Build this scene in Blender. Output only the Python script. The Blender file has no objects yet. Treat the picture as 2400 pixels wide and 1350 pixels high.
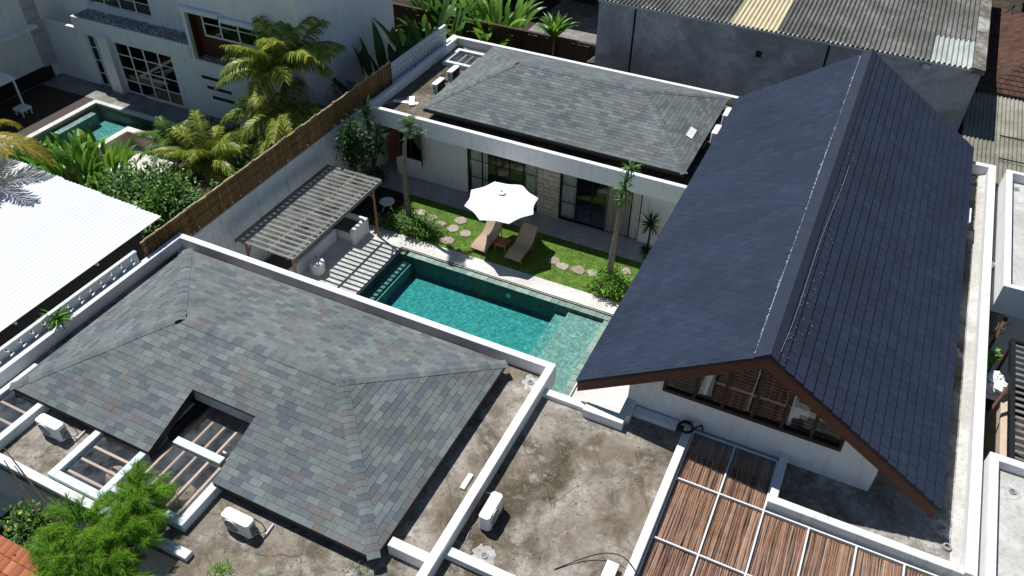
import bpy, math, random
from mathutils import Vector, Matrix
random.seed(11)
R = random.Random(7)
SC = bpy.context.scene
COL = SC.collection

# ------------------------------------------------------------------ camera, sky, sun, exposure
cam_d = bpy.data.cameras.new('camera'); cam = bpy.data.objects.new('camera', cam_d); COL.objects.link(cam)
cam_d.sensor_width = 36.0; cam_d.lens = 28.29; cam_d.clip_start = 0.1; cam_d.clip_end = 600.0
PITCH, YAW, ROLL = (math.radians(a) for a in (40.679, -25.215, -0.838))
_f = Vector((math.sin(YAW)*math.cos(PITCH), math.cos(YAW)*math.cos(PITCH), -math.sin(PITCH)))
_r = Vector((math.cos(YAW), -math.sin(YAW), 0)); _d = _f.cross(_r)
_r2 = _r*math.cos(ROLL) + _d*math.sin(ROLL); _d2 = _d*math.cos(ROLL) - _r*math.sin(ROLL)
CAM = Vector((0, 0, 20))
_m = Matrix((_r2, -_d2, -_f)).transposed().to_4x4(); _m.translation = CAM
cam.matrix_world = _m
SC.camera = cam

SUN_TRAVEL = Vector((0.50, -0.20, -1.0)).normalized()
EL = math.asin(-SUN_TRAVEL.z); ROT = math.atan2(-SUN_TRAVEL.x, -SUN_TRAVEL.y)
world = bpy.data.worlds.new('World'); SC.world = world; world.use_nodes = True
wn = world.node_tree.nodes; wl = world.node_tree.links
sky = wn.new('ShaderNodeTexSky'); sky.sky_type = 'NISHITA'; sky.sun_disc = False
sky.sun_elevation = EL; sky.sun_rotation = ROT; sky.air_density = 1.0; sky.dust_density = 0.0; sky.ozone_density = 3.0
wn['Background'].inputs['Strength'].default_value = 0.06
wl.new(sky.outputs[0], wn['Background'].inputs['Color'])
sun_d = bpy.data.lights.new('sun', 'SUN'); sun_d.energy = 5.0; sun_d.angle = math.radians(0.5); sun_d.color = (1.0, 0.975, 0.935)
sun = bpy.data.objects.new('sun', sun_d); COL.objects.link(sun)
sun.rotation_euler = SUN_TRAVEL.to_track_quat('-Z', 'Y').to_euler(); sun.location = (-20, 10, 40)
SC.view_settings.view_transform = 'Standard'; SC.view_settings.look = 'None'
SC.view_settings.exposure = 0.12; SC.view_settings.gamma = 1.0; SC.view_settings.use_white_balance = True; SC.view_settings.white_balance_temperature = 6300; SC.view_settings.use_curve_mapping = False
SC.cycles.max_bounces = 8; SC.cycles.diffuse_bounces = 3; SC.cycles.transparent_max_bounces = 24
SC.cycles.caustics_reflective = False; SC.cycles.caustics_refractive = False

# ------------------------------------------------------------------ materials
MATS = {}
class NT:
    def __init__(s, name):
        s.m = bpy.data.materials.new(name); s.m.use_nodes = True
        s.t = s.m.node_tree; s.n = s.t.nodes; s.l = s.t.links
        s.p = s.n['Principled BSDF']; s.out = s.n['Material Output']
        s._pos = None
        MATS[name] = s.m
    def new(s, t, **k):
        n = s.n.new(t)
        for a, b in k.items(): setattr(n, a, b)
        return n
    def pos(s):
        if s._pos is None: s._pos = s.new('ShaderNodeNewGeometry')
        return s._pos.outputs['Position']
    def mapped(s, scale=(1, 1, 1), rot=(0, 0, 0)):
        mp = s.new('ShaderNodeMapping'); mp.inputs['Scale'].default_value = scale; mp.inputs['Rotation'].default_value = rot
        s.l.new(s.pos(), mp.inputs['Vector']); return mp.outputs[0]
    def noise(s, scale, detail=4, rough=0.55, vec=None, dist=0.0):
        n = s.new('ShaderNodeTexNoise'); n.inputs['Scale'].default_value = scale; n.inputs['Detail'].default_value = detail
        n.inputs['Roughness'].default_value = rough; n.inputs['Distortion'].default_value = dist
        s.l.new(vec if vec is not None else s.pos(), n.inputs['Vector']); return n.outputs['Fac']
    def ramp(s, fac, stops, interp='LINEAR'):
        r = s.new('ShaderNodeValToRGB'); r.color_ramp.interpolation = interp
        e = r.color_ramp.elements
        while len(e) > 1: e.remove(e[-1])
        for i, (p, c) in enumerate(stops):
            el = e[0] if i == 0 else e.new(p)
            el.position = p; el.color = (*c, 1) if isinstance(c, (tuple, list)) else (c, c, c, 1)
        s.l.new(fac, r.inputs[0]); return r.outputs[0]
    def mix(s, fac, a, b, mode='MIX'):
        n = s.new('ShaderNodeMix', data_type='RGBA', blend_type=mode)
        for i, x in ((0, fac), (6, a), (7, b)):
            if isinstance(x, (int, float)): n.inputs[i].default_value = x
            elif isinstance(x, tuple): n.inputs[i].default_value = (*x, 1)
            else: s.l.new(x, n.inputs[i])
        return n.outputs[2]
    def bump(s, h, strength=0.3, dist=0.02):
        b = s.new('ShaderNodeBump'); b.inputs['Strength'].default_value = strength; b.inputs['Distance'].default_value = dist
        s.l.new(h, b.inputs['Height']); s.l.new(b.outputs[0], s.p.inputs['Normal']); return b
    def base(s, c, rough=0.7, spec=0.3, metal=0.0):
        if isinstance(c, tuple): s.p.inputs['Base Color'].default_value = (*c, 1)
        else: s.l.new(c, s.p.inputs['Base Color'])
        s.p.inputs['Roughness'].default_value = rough; s.p.inputs['Specular IOR Level'].default_value = spec
        s.p.inputs['Metallic'].default_value = metal
        return s.m

def plain(name, c, rough=0.6, var=0.15, scale=6.0, spec=0.3, metal=0.0, bump=0.0):
    t = NT(name)
    a = tuple(min(1, x*(1+var)) for x in c); b = tuple(x*(1-var) for x in c)
    col = t.ramp(t.noise(scale), [(0.3, b), (0.7, a)])
    t.base(col, rough, spec, metal)
    if bump: t.bump(t.noise(scale*6, 3), bump, 0.01)
    return t.m

def m_white(name, c=(0.80, 0.80, 0.78), dirt=(0.42, 0.41, 0.38), amount=0.5):
    t = NT(name)
    streak = t.noise(1.0, 5, 0.6, t.mapped((5.0, 5.0, 0.55)))
    f1 = t.ramp(streak, [(0.55, 0.0), (0.78, amount)])
    col = t.mix(f1, c, dirt)
    f2 = t.ramp(t.noise(7.0, 6, 0.7), [(0.44, 0.0), (0.62, 0.22)])
    col = t.mix(f2, col, tuple(x*0.7 for x in c))
    f3 = t.ramp(t.noise(0.7, 7, 0.72, dist=0.5), [(0.54, 0.0), (0.66, amount*0.45)])
    col = t.mix(f3, col, dirt)
    t.base(col, 0.75, 0.25); t.bump(t.noise(25, 4), 0.15, 0.01)
    return t.m
m_white('white_render'); m_white('white_clean', amount=0.42); m_white('white_old', (0.74, 0.75, 0.72), (0.30, 0.30, 0.27), 0.8)
m_white('pale_beam', (0.66, 0.74, 0.75), (0.35, 0.38, 0.37), 0.6)

def m_concrete(name, tones, lime=0.5, moss=0.8, sc=1.0, crack=0.0):
    lo, mid, hi, mo = tones
    t = NT(name)
    c = t.ramp(t.noise(0.55*sc, 7, 0.66, dist=0.8), [(0.38, lo), (0.5, mid), (0.62, hi)])
    f = t.ramp(t.noise(0.42*sc, 7, 0.66, t.mapped((1, 1, 1), (0, 0, 0.7)), 0.4), [(0.485, 0.0), (0.575, moss)])
    c = t.mix(f, c, mo)
    f = t.ramp(t.noise(1.5*sc, 8, 0.75, t.mapped((1, 1, 1), (0, 0, 0.3)), 0.5), [(0.50, 0.0), (0.60, moss*0.6)])
    c = t.mix(f, c, tuple(x*0.8 for x in mo))
    f = t.ramp(t.noise(2.3*sc, 8, 0.72), [(0.54, 0.0), (0.66, lime)])
    c = t.mix(f, c, (0.52, 0.50, 0.46))
    f = t.ramp(t.noise(9.0, 6, 0.7), [(0.36, 0.55), (0.5, 0.0)])
    c = t.mix(f, c, tuple(x*0.55 for x in mid))
    f = t.ramp(t.noise(38.0, 2, 0.5), [(0.7, 0.0), (0.74, 0.8)])
    c = t.mix(f, c, (0.62, 0.60, 0.54))
    if crack:
        # hairline cracks: warped cell edges, broken up by noise
        wv = t.new('ShaderNodeMix', data_type='VECTOR'); wv.inputs[0].default_value = 0.22
        ns = t.new('ShaderNodeTexNoise'); ns.inputs['Scale'].default_value = 2.2; ns.inputs['Detail'].default_value = 5; t.l.new(t.pos(), ns.inputs['Vector'])
        t.l.new(t.pos(), wv.inputs[4]); t.l.new(ns.outputs['Color'], wv.inputs[5])
        vo = t.new('ShaderNodeTexVoronoi', feature='DISTANCE_TO_EDGE'); vo.inputs['Scale'].default_value = 0.62; t.l.new(wv.outputs[1], vo.inputs['Vector'])
        e = t.ramp(vo.outputs['Distance'], [(0.0, 1.0), (0.010, 0.0)])
        k = t.mix(1.0, e, t.ramp(t.noise(0.8, 3), [(0.45, 0.0), (0.6, crack)]), 'MULTIPLY')
        c = t.mix(k, c, tuple(x*0.4 for x in mo))
    t.base(c, 0.9, 0.15); t.bump(t.noise(14, 6, 0.65), 0.5, 0.02)
    return t.m
m_concrete('roof_concrete', ((0.175, 0.140, 0.100), (0.280, 0.243, 0.196), (0.40, 0.365, 0.315), (0.068, 0.053, 0.029)), 0.5, 0.90, 0.72, 0.7)
m_concrete('roof_concrete_grey', ((0.20, 0.185, 0.155), (0.32, 0.30, 0.265), (0.47, 0.45, 0.41), (0.10, 0.086, 0.055)), 0.6, 0.8, 1.05, 0.8)
m_concrete('roof_concrete_dark', ((0.10, 0.085, 0.06), (0.15, 0.125, 0.09), (0.20, 0.17, 0.13), (0.06, 0.05, 0.03)), 0.3, 0.7, 1.2)
m_concrete('roof_concrete_pale', ((0.46, 0.44, 0.40), (0.54, 0.52, 0.48), (0.62, 0.61, 0.58), (0.38, 0.35, 0.30)), 0.3, 0.35, 1.2)
m_concrete('wall_concrete', ((0.36, 0.37, 0.375), (0.46, 0.47, 0.475), (0.54, 0.55, 0.55), (0.20, 0.20, 0.19)), 0.1, 0.55, 0.7)
m_concrete('terrace_stone', ((0.42, 0.40, 0.37), (0.50, 0.48, 0.45), (0.57, 0.55, 0.52), (0.36, 0.34, 0.31)), 0.2, 0.3, 1.5)
m_concrete('deck_stone', ((0.60, 0.57, 0.52), (0.68, 0.65, 0.60), (0.74, 0.72, 0.67), (0.50, 0.47, 0.42)), 0.2, 0.3, 1.5)
m_concrete('patio_stone', ((0.19, 0.18, 0.165), (0.26, 0.25, 0.225), (0.32, 0.31, 0.28), (0.13, 0.12, 0.105)), 0.2, 0.4, 1.5)
m_concrete('soil', ((0.035, 0.026, 0.018), (0.055, 0.04, 0.028), (0.08, 0.06, 0.042), (0.025, 0.03, 0.015)), 0.0, 0.5, 2.0)
m_concrete('lime_patch', ((0.38, 0.37, 0.34), (0.50, 0.49, 0.46), (0.62, 0.61, 0.58), (0.25, 0.23, 0.19)), 0.4, 0.6, 4.0)

SHING = [(0.0, (0.102, 0.116, 0.130)), (0.14, (0.142, 0.164, 0.157)), (0.34, (0.156, 0.180, 0.171)), (0.52, (0.120, 0.137, 0.145)),
         (0.67, (0.147, 0.162, 0.159)), (0.82, (0.137, 0.133, 0.128)), (0.89, (0.174, 0.200, 0.188)), (0.96, (0.152, 0.141, 0.134))]
def m_shingle(name, src, stops, rough=0.9, grain=0.25, spec=0.2, weather=0.35, dirt=(0.10, 0.098, 0.085)):
    t = NT(name)
    if src == 'object': fac = t.new('ShaderNodeObjectInfo').outputs['Random']
    else: fac = t.new('ShaderNodeNewGeometry').outputs['Random Per Island']
    c = t.ramp(fac, stops, 'CONSTANT' if grain > 0.2 else 'LINEAR')
    g = t.ramp(t.noise(60, 4, 0.7), [(0.3, 0.82), (0.7, 1.16)])
    c = t.mix(1.0, c, g, 'MULTIPLY')
    w = t.ramp(t.noise(0.5, 4, 0.6), [(0.3, 0.86), (0.7, 1.14)])
    c = t.mix(1.0, c, w, 'MULTIPLY')
    st = t.ramp(t.noise(1.0, 6, 0.7, t.mapped((1.6, 0.5, 1.0) if rough > 0.85 else (0.35, 2.6, 0.35)), 0.3), [(0.50, 0.0), (0.68, weather)])
    c = t.mix(st, c, dirt)
    t.base(c, rough, spec); t.bump(t.noise(70, 3), grain, 0.006)
    return t.m
m_shingle('shingle_single', 'object', SHING); m_shingle('shingle_field', 'island', SHING)
SLATE = [(0.0, (0.0215, 0.0295, 0.0510)), (0.4, (0.0258, 0.0350, 0.0590)), (0.75, (0.0235, 0.0322, 0.0550)), (1.0, (0.0295, 0.0395, 0.0650))]
m_shingle('slate_single', 'object', SLATE, 0.8, 0.12, 0.12, 0.30, (0.037, 0.048, 0.074)); m_shingle('slate_field', 'island', SLATE, 0.8, 0.12, 0.12, 0.30, (0.037, 0.048, 0.074))
BROWN = [(0.0, (0.075, 0.036, 0.026)), (0.4, (0.11, 0.055, 0.038)), (0.7, (0.055, 0.032, 0.026)), (1.0, (0.13, 0.066, 0.044))]
m_shingle('clay_brown_single', 'object', BROWN, 0.9, 0.15); m_shingle('clay_brown_field', 'island', BROWN, 0.9, 0.15)
ORANGE = [(0.0, (0.36, 0.115, 0.055)), (0.4, (0.44, 0.15, 0.07)), (0.7, (0.30, 0.095, 0.05)), (1.0, (0.50, 0.19, 0.09))]
m_shingle('clay_orange', 'object', ORANGE, 0.85, 0.15)
plain('ridge_metal', (0.026, 0.034, 0.054), 0.8, 0.12, 3, 0.2)
plain('shingle_deck', (0.075, 0.083, 0.080), 0.95, 0.2, 5); plain('under_roof', (0.03, 0.03, 0.032), 0.9, 0.2, 5)
plain('mortar', (0.40, 0.41, 0.43), 0.9, 0.1, 20)

def m_wood(name, c, var=0.35, axis=(1, 14, 14), rough=0.6):
    t = NT(name)
    n = t.noise(2.2, 6, 0.65, t.mapped(axis))
    col = t.ramp(n, [(0.25, tuple(x*(1-var) for x in c)), (0.55, c), (0.8, tuple(min(1, x*(1+var)) for x in c))])
    rnd = t.new('ShaderNodeObjectInfo').outputs['Random']
    col = t.mix(1.0, col, t.ramp(rnd, [(0, 0.8), (1, 1.18)]), 'MULTIPLY')
    t.base(col, rough, 0.3); t.bump(n, 0.25, 0.006)
    return t.m
m_wood('wood_red', (0.105, 0.038, 0.020)); m_wood('wood_dark', (0.040, 0.026, 0.018)); m_wood('wood_fence', (0.070, 0.042, 0.028), 0.45, (14, 14, 1))
m_wood('wood_pale', (0.66, 0.46, 0.34), 0.2); m_wood('wood_slat', (0.32, 0.285, 0.235), 0.5); m_wood('wood_grey', (0.20, 0.19, 0.165)); m_wood('wood_orange', (0.42, 0.16, 0.07))  # pergola slats weathered grey, colour darkened in place of tree shade
m_wood('wood_tan', (0.30, 0.18, 0.10))

def m_cane(name, stops, rough=0.55):
    t = NT(name)
    fac = t.new('ShaderNodeNewGeometry').outputs['Random Per Island']
    c = t.ramp(fac, stops)
    c = t.mix(1.0, c, t.ramp(t.noise(3.0, 5, 0.65), [(0.3, 0.75), (0.7, 1.2)]), 'MULTIPLY')
    t.base(c, rough, 0.35); return t.m
m_cane('cane_fence', [(0, (0.13, 0.066, 0.022)), (0.5, (0.225, 0.122, 0.041)), (0.85, (0.31, 0.185, 0.07)), (1, (0.42, 0.28, 0.12))])
m_cane('cane_roof', [(0, (0.20, 0.09, 0.045)), (0.4, (0.40, 0.205, 0.115)), (0.8, (0.52, 0.295, 0.185)), (1, (0.60, 0.40, 0.28))])
m_cane('cane_tip', [(0, (0.34, 0.24, 0.10)), (1, (0.55, 0.44, 0.26))])
m_cane('gravel_grey', [(0, (0.14, 0.135, 0.14)), (0.6, (0.26, 0.25, 0.25)), (1, (0.45, 0.44, 0.42))], 0.9)

def m_leaf(name, stops, rough=0.45, trans=0.3, worn=None):
    t = NT(name)
    fac = t.new('ShaderNodeNewGeometry').outputs['Random Per Island']
    c = t.ramp(fac, stops)
    c = t.mix(1.0, c, t.ramp(t.noise(1.3, 3), [(0.3, 0.8), (0.7, 1.2)]), 'MULTIPLY')
    if worn: c = t.mix(t.ramp(t.noise(1.1, 6, 0.7), [(0.48, 0.0), (0.66, 0.75)]), c, worn)
    t.base(c, rough, 0.35)
    tr = t.new('ShaderNodeBsdfTranslucent'); t.l.new(c, tr.inputs[0])
    mx = t.new('ShaderNodeMixShader'); mx.inputs[0].default_value = trans
    t.l.new(t.p.outputs[0], mx.inputs[1]); t.l.new(tr.outputs[0], mx.inputs[2]); t.l.new(mx.outputs[0], t.out.inputs[0])
    return t.m
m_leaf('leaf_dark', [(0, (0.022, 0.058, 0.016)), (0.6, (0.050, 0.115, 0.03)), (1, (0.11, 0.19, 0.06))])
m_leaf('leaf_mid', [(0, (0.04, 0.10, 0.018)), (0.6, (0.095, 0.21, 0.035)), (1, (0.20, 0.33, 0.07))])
m_leaf('leaf_bright', [(0, (0.07, 0.18, 0.018)), (0.6, (0.15, 0.32, 0.035)), (1, (0.30, 0.44, 0.06))], 0.4, 0.35)
m_leaf('leaf_coco', [(0, (0.06, 0.13, 0.02)), (0.4, (0.17, 0.27, 0.035)), (0.75, (0.40, 0.43, 0.07)), (1, (0.62, 0.54, 0.12))], 0.45, 0.4)
m_leaf('leaf_yellow', [(0, (0.20, 0.20, 0.03)), (0.6, (0.34, 0.29, 0.04)), (1, (0.46, 0.33, 0.05))])
m_leaf('leaf_dry', [(0, (0.15, 0.10, 0.05)), (1, (0.32, 0.24, 0.13))])
m_leaf('leaf_feather', [(0, (0.09, 0.25, 0.02)), (0.5, (0.18, 0.40, 0.03)), (0.85, (0.33, 0.54, 0.04)), (1, (0.48, 0.62, 0.07))], 0.5, 0.45)
m_leaf('leaf_grey', [(0, (0.05, 0.10, 0.04)), (0.6, (0.10, 0.18, 0.07)), (1, (0.18, 0.27, 0.12))])
m_leaf('grass', [(0, (0.12, 0.24, 0.016)), (0.6, (0.19, 0.36, 0.032)), (1, (0.30, 0.44, 0.06))], 0.6, 0.3, (0.27, 0.27, 0.07))
m_leaf('flower', [(0, (0.7, 0.7, 0.6)), (1, (0.8, 0.55, 0.6))]); m_leaf('flower_yellow', [(0, (0.55, 0.55, 0.05)), (1, (0.7, 0.65, 0.1))])
plain('lawn_base', (0.11, 0.19, 0.03), 0.95, 0.35, 3); plain('bark', (0.16, 0.135, 0.105), 0.9, 0.4, 9, bump=0.5); plain('bark_dark', (0.06, 0.045, 0.032), 0.9, 0.4, 9)

t = NT('stone_clad'); fac = t.new('ShaderNodeObjectInfo').outputs['Random']
t.base(t.mix(1.0, t.ramp(fac, [(0, (0.55, 0.46, 0.35)), (0.4, (0.66, 0.58, 0.46)), (0.7, (0.50, 0.43, 0.34)), (1, (0.72, 0.65, 0.54))]), t.ramp(t.noise(9, 5), [(0.3, 0.8), (0.7, 1.15)]), 'MULTIPLY'), 0.9); t.bump(t.noise(25, 5), 0.6, 0.02)
t = NT('step_stone'); fac = t.new('ShaderNodeObjectInfo').outputs['Random']
t.base(t.mix(1.0, t.ramp(fac, [(0, (0.34, 0.26, 0.20)), (0.5, (0.39, 0.34, 0.28)), (1, (0.30, 0.23, 0.19))]), t.ramp(t.noise(7, 5), [(0.3, 0.75), (0.7, 1.15)]), 'MULTIPLY'), 0.9); t.bump(t.noise(25, 5), 0.5, 0.02)

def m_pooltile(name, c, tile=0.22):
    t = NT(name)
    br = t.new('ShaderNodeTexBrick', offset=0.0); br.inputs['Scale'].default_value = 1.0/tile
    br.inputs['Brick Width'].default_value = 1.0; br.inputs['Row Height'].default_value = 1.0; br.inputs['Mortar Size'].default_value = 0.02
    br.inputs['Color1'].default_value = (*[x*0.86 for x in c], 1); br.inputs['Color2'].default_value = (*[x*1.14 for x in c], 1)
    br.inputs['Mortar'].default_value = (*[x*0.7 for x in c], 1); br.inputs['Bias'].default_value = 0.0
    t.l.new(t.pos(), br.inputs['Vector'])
    col = t.mix(1.0, br.outputs['Color'], t.ramp(t.noise(7.5, 8, 0.8), [(0.36, 0.50), (0.5, 0.9), (0.64, 1.55)]), 'MULTIPLY')  # stone mottling; its bright flecks stand in for caustic light
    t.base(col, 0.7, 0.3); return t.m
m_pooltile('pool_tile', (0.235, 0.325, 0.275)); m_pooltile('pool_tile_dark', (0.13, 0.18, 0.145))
t = NT('pool_ledge'); t.base(t.mix(1.0, t.ramp(t.new('ShaderNodeObjectInfo').outputs['Random'], [(0, (0.20, 0.27, 0.22)), (0.5, (0.29, 0.37, 0.30)), (1, (0.36, 0.42, 0.35))]), t.ramp(t.noise(8, 5), [(0.3, 0.8), (0.7, 1.15)]), 'MULTIPLY'), 0.7)

def m_water(name, absorb, dens, bump=0.12, scale=3.0):
    t = NT(name)
    t.n.remove(t.p)
    tr = t.new('ShaderNodeBsdfTransparent'); gl = t.new('ShaderNodeBsdfGlossy'); gl.inputs['Roughness'].default_value = 0.04
    fr = t.new('ShaderNodeFresnel'); fr.inputs[0].default_value = 1.33
    b = t.new('ShaderNodeBump'); b.inputs['Strength'].default_value = bump; b.inputs['Distance'].default_value = 0.05
    t.l.new(t.noise(scale, 3, 0.5, dist=0.8), b.inputs['Height'])
    t.l.new(b.outputs[0], gl.inputs['Normal']); t.l.new(b.outputs[0], fr.inputs['Normal'])
    mx = t.new('ShaderNodeMixShader'); t.l.new(fr.outputs[0], mx.inputs[0]); t.l.new(tr.outputs[0], mx.inputs[1]); t.l.new(gl.outputs[0], mx.inputs[2])
    t.l.new(mx.outputs[0], t.out.inputs['Surface'])
    va = t.new('ShaderNodeVolumeAbsorption'); va.inputs[0].default_value = (*absorb, 1); va.inputs[1].default_value = dens
    t.l.new(va.outputs[0], t.out.inputs['Volume'])
    return t.m
m_water('water', (0.0, 0.85, 0.885), 0.80); m_water('water_milky', (0.30, 0.84, 0.86), 0.7)

def m_glass(name, tint=(0.8, 0.88, 0.88), ior=1.5, rough=0.02, dust=0.0):
    t = NT(name); t.n.remove(t.p)
    tr = t.new('ShaderNodeBsdfTransparent'); tr.inputs[0].default_value = (*tint, 1)
    gl = t.new('ShaderNodeBsdfGlossy'); gl.inputs['Roughness'].default_value = rough
    lw = t.new('ShaderNodeLayerWeight'); lw.inputs[0].default_value = 0.5
    pw = t.new('ShaderNodeMath', operation='POWER'); pw.inputs[1].default_value = 5.0; t.l.new(lw.outputs['Facing'], pw.inputs[0])
    fr = t.new('ShaderNodeMath', operation='MULTIPLY_ADD'); fr.inputs[1].default_value = 0.95; fr.inputs[2].default_value = 0.04; t.l.new(pw.outputs[0], fr.inputs[0])
    mx = t.new('ShaderNodeMixShader'); t.l.new(fr.outputs[0], mx.inputs[0]); t.l.new(tr.outputs[0], mx.inputs[1]); t.l.new(gl.outputs[0], mx.inputs[2])
    last = mx.outputs[0]
    if dust:
        df = t.new('ShaderNodeBsdfDiffuse'); df.inputs[0].default_value = (0.55, 0.56, 0.54, 1)
        f = t.ramp(t.noise(2.5, 6, 0.7), [(0.35, 0.0), (0.75, dust)])
        m2 = t.new('ShaderNodeMixShader'); t.l.new(f, m2.inputs[0]); t.l.new(last, m2.inputs[1]); t.l.new(df.outputs[0], m2.inputs[2]); last = m2.outputs[0]
    t.l.new(last, t.out.inputs['Surface']); return t.m
m_glass('glass', (0.93, 0.955, 0.955)); m_glass('glass_dusty', (0.95, 0.965, 0.97), 1.5, 0.03, 0.10); m_glass('glass_clear', (0.96, 0.97, 0.97), 1.45, 0.05, 0.04); m_glass('glass_dark', (0.35, 0.40, 0.42))
m_glass('glass_sheet', (0.95, 0.965, 0.965), 1.5, 0.05, 0.16)
plain('frame_black', (0.012, 0.012, 0.013), 0.5, 0.1); plain('frame_white', (0.72, 0.74, 0.74), 0.5, 0.06); plain('interior', (0.16, 0.14, 0.12), 0.9, 0.2)
plain('curtain', (0.62, 0.60, 0.57), 0.95, 0.06); plain('curtain_brown', (0.36, 0.31, 0.27), 0.95, 0.08)
plain('fabric_white', (0.82, 0.82, 0.81), 0.9, 0.02); plain('rattan', (0.58, 0.43, 0.31), 0.75, 0.12, 60, bump=0.5); plain('rattan_light', (0.48, 0.36, 0.23), 0.8, 0.12, 40)
plain('cushion', (0.10, 0.085, 0.07), 0.95, 0.15, 12); plain('towel_grey', (0.36, 0.36, 0.37), 0.95, 0.1)
plain('plastic_white', (0.78, 0.78, 0.76), 0.5, 0.05, 3); plain('plastic_grey', (0.30, 0.30, 0.30), 0.55, 0.1); plain('grille_black', (0.015, 0.015, 0.016), 0.6, 0.1)
plain('pipe_grey', (0.42, 0.43, 0.43), 0.6, 0.1); plain('rubber', (0.012, 0.012, 0.013), 0.6, 0.1); plain('metal_pale', (0.55, 0.58, 0.60), 0.45, 0.1, 3, 0.5)
plain('corrugated_white', (0.74, 0.75, 0.755), 0.6, 0.03, 1.5); plain('sheet_cream', (0.60, 0.53, 0.36), 0.7, 0.08, 1.5)
m_concrete('corrugated_grey', ((0.125, 0.126, 0.113), (0.175, 0.175, 0.156), (0.24, 0.237, 0.21), (0.09, 0.088, 0.075)), 0.25, 0.5, 0.8)
m_concrete('corrugated_pale', ((0.38, 0.41, 0.38), (0.44, 0.47, 0.44), (0.50, 0.53, 0.49), (0.32, 0.33, 0.30)), 0.25, 0.4, 0.8)
m_concrete('corrugated_tan', ((0.22, 0.21, 0.165), (0.28, 0.27, 0.215), (0.34, 0.33, 0.27), (0.15, 0.14, 0.11)), 0.1, 0.5, 0.8)
plain('block_white', (0.66, 0.68, 0.65), 0.9, 0.1, 8, bump=0.4); plain('plaster_beige', (0.55, 0.44, 0.33), 0.9, 0.1); plain('tile_blue', (0.07, 0.085, 0.14), 0.4, 0.3, 2); plain('tile_grey', (0.30, 0.32, 0.35), 0.6, 0.2, 2)
plain('pillow_blue', (0.30, 0.36, 0.48), 0.9, 0.1); plain('dark_void', (0.02, 0.02, 0.02), 0.95, 0.1)

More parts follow.
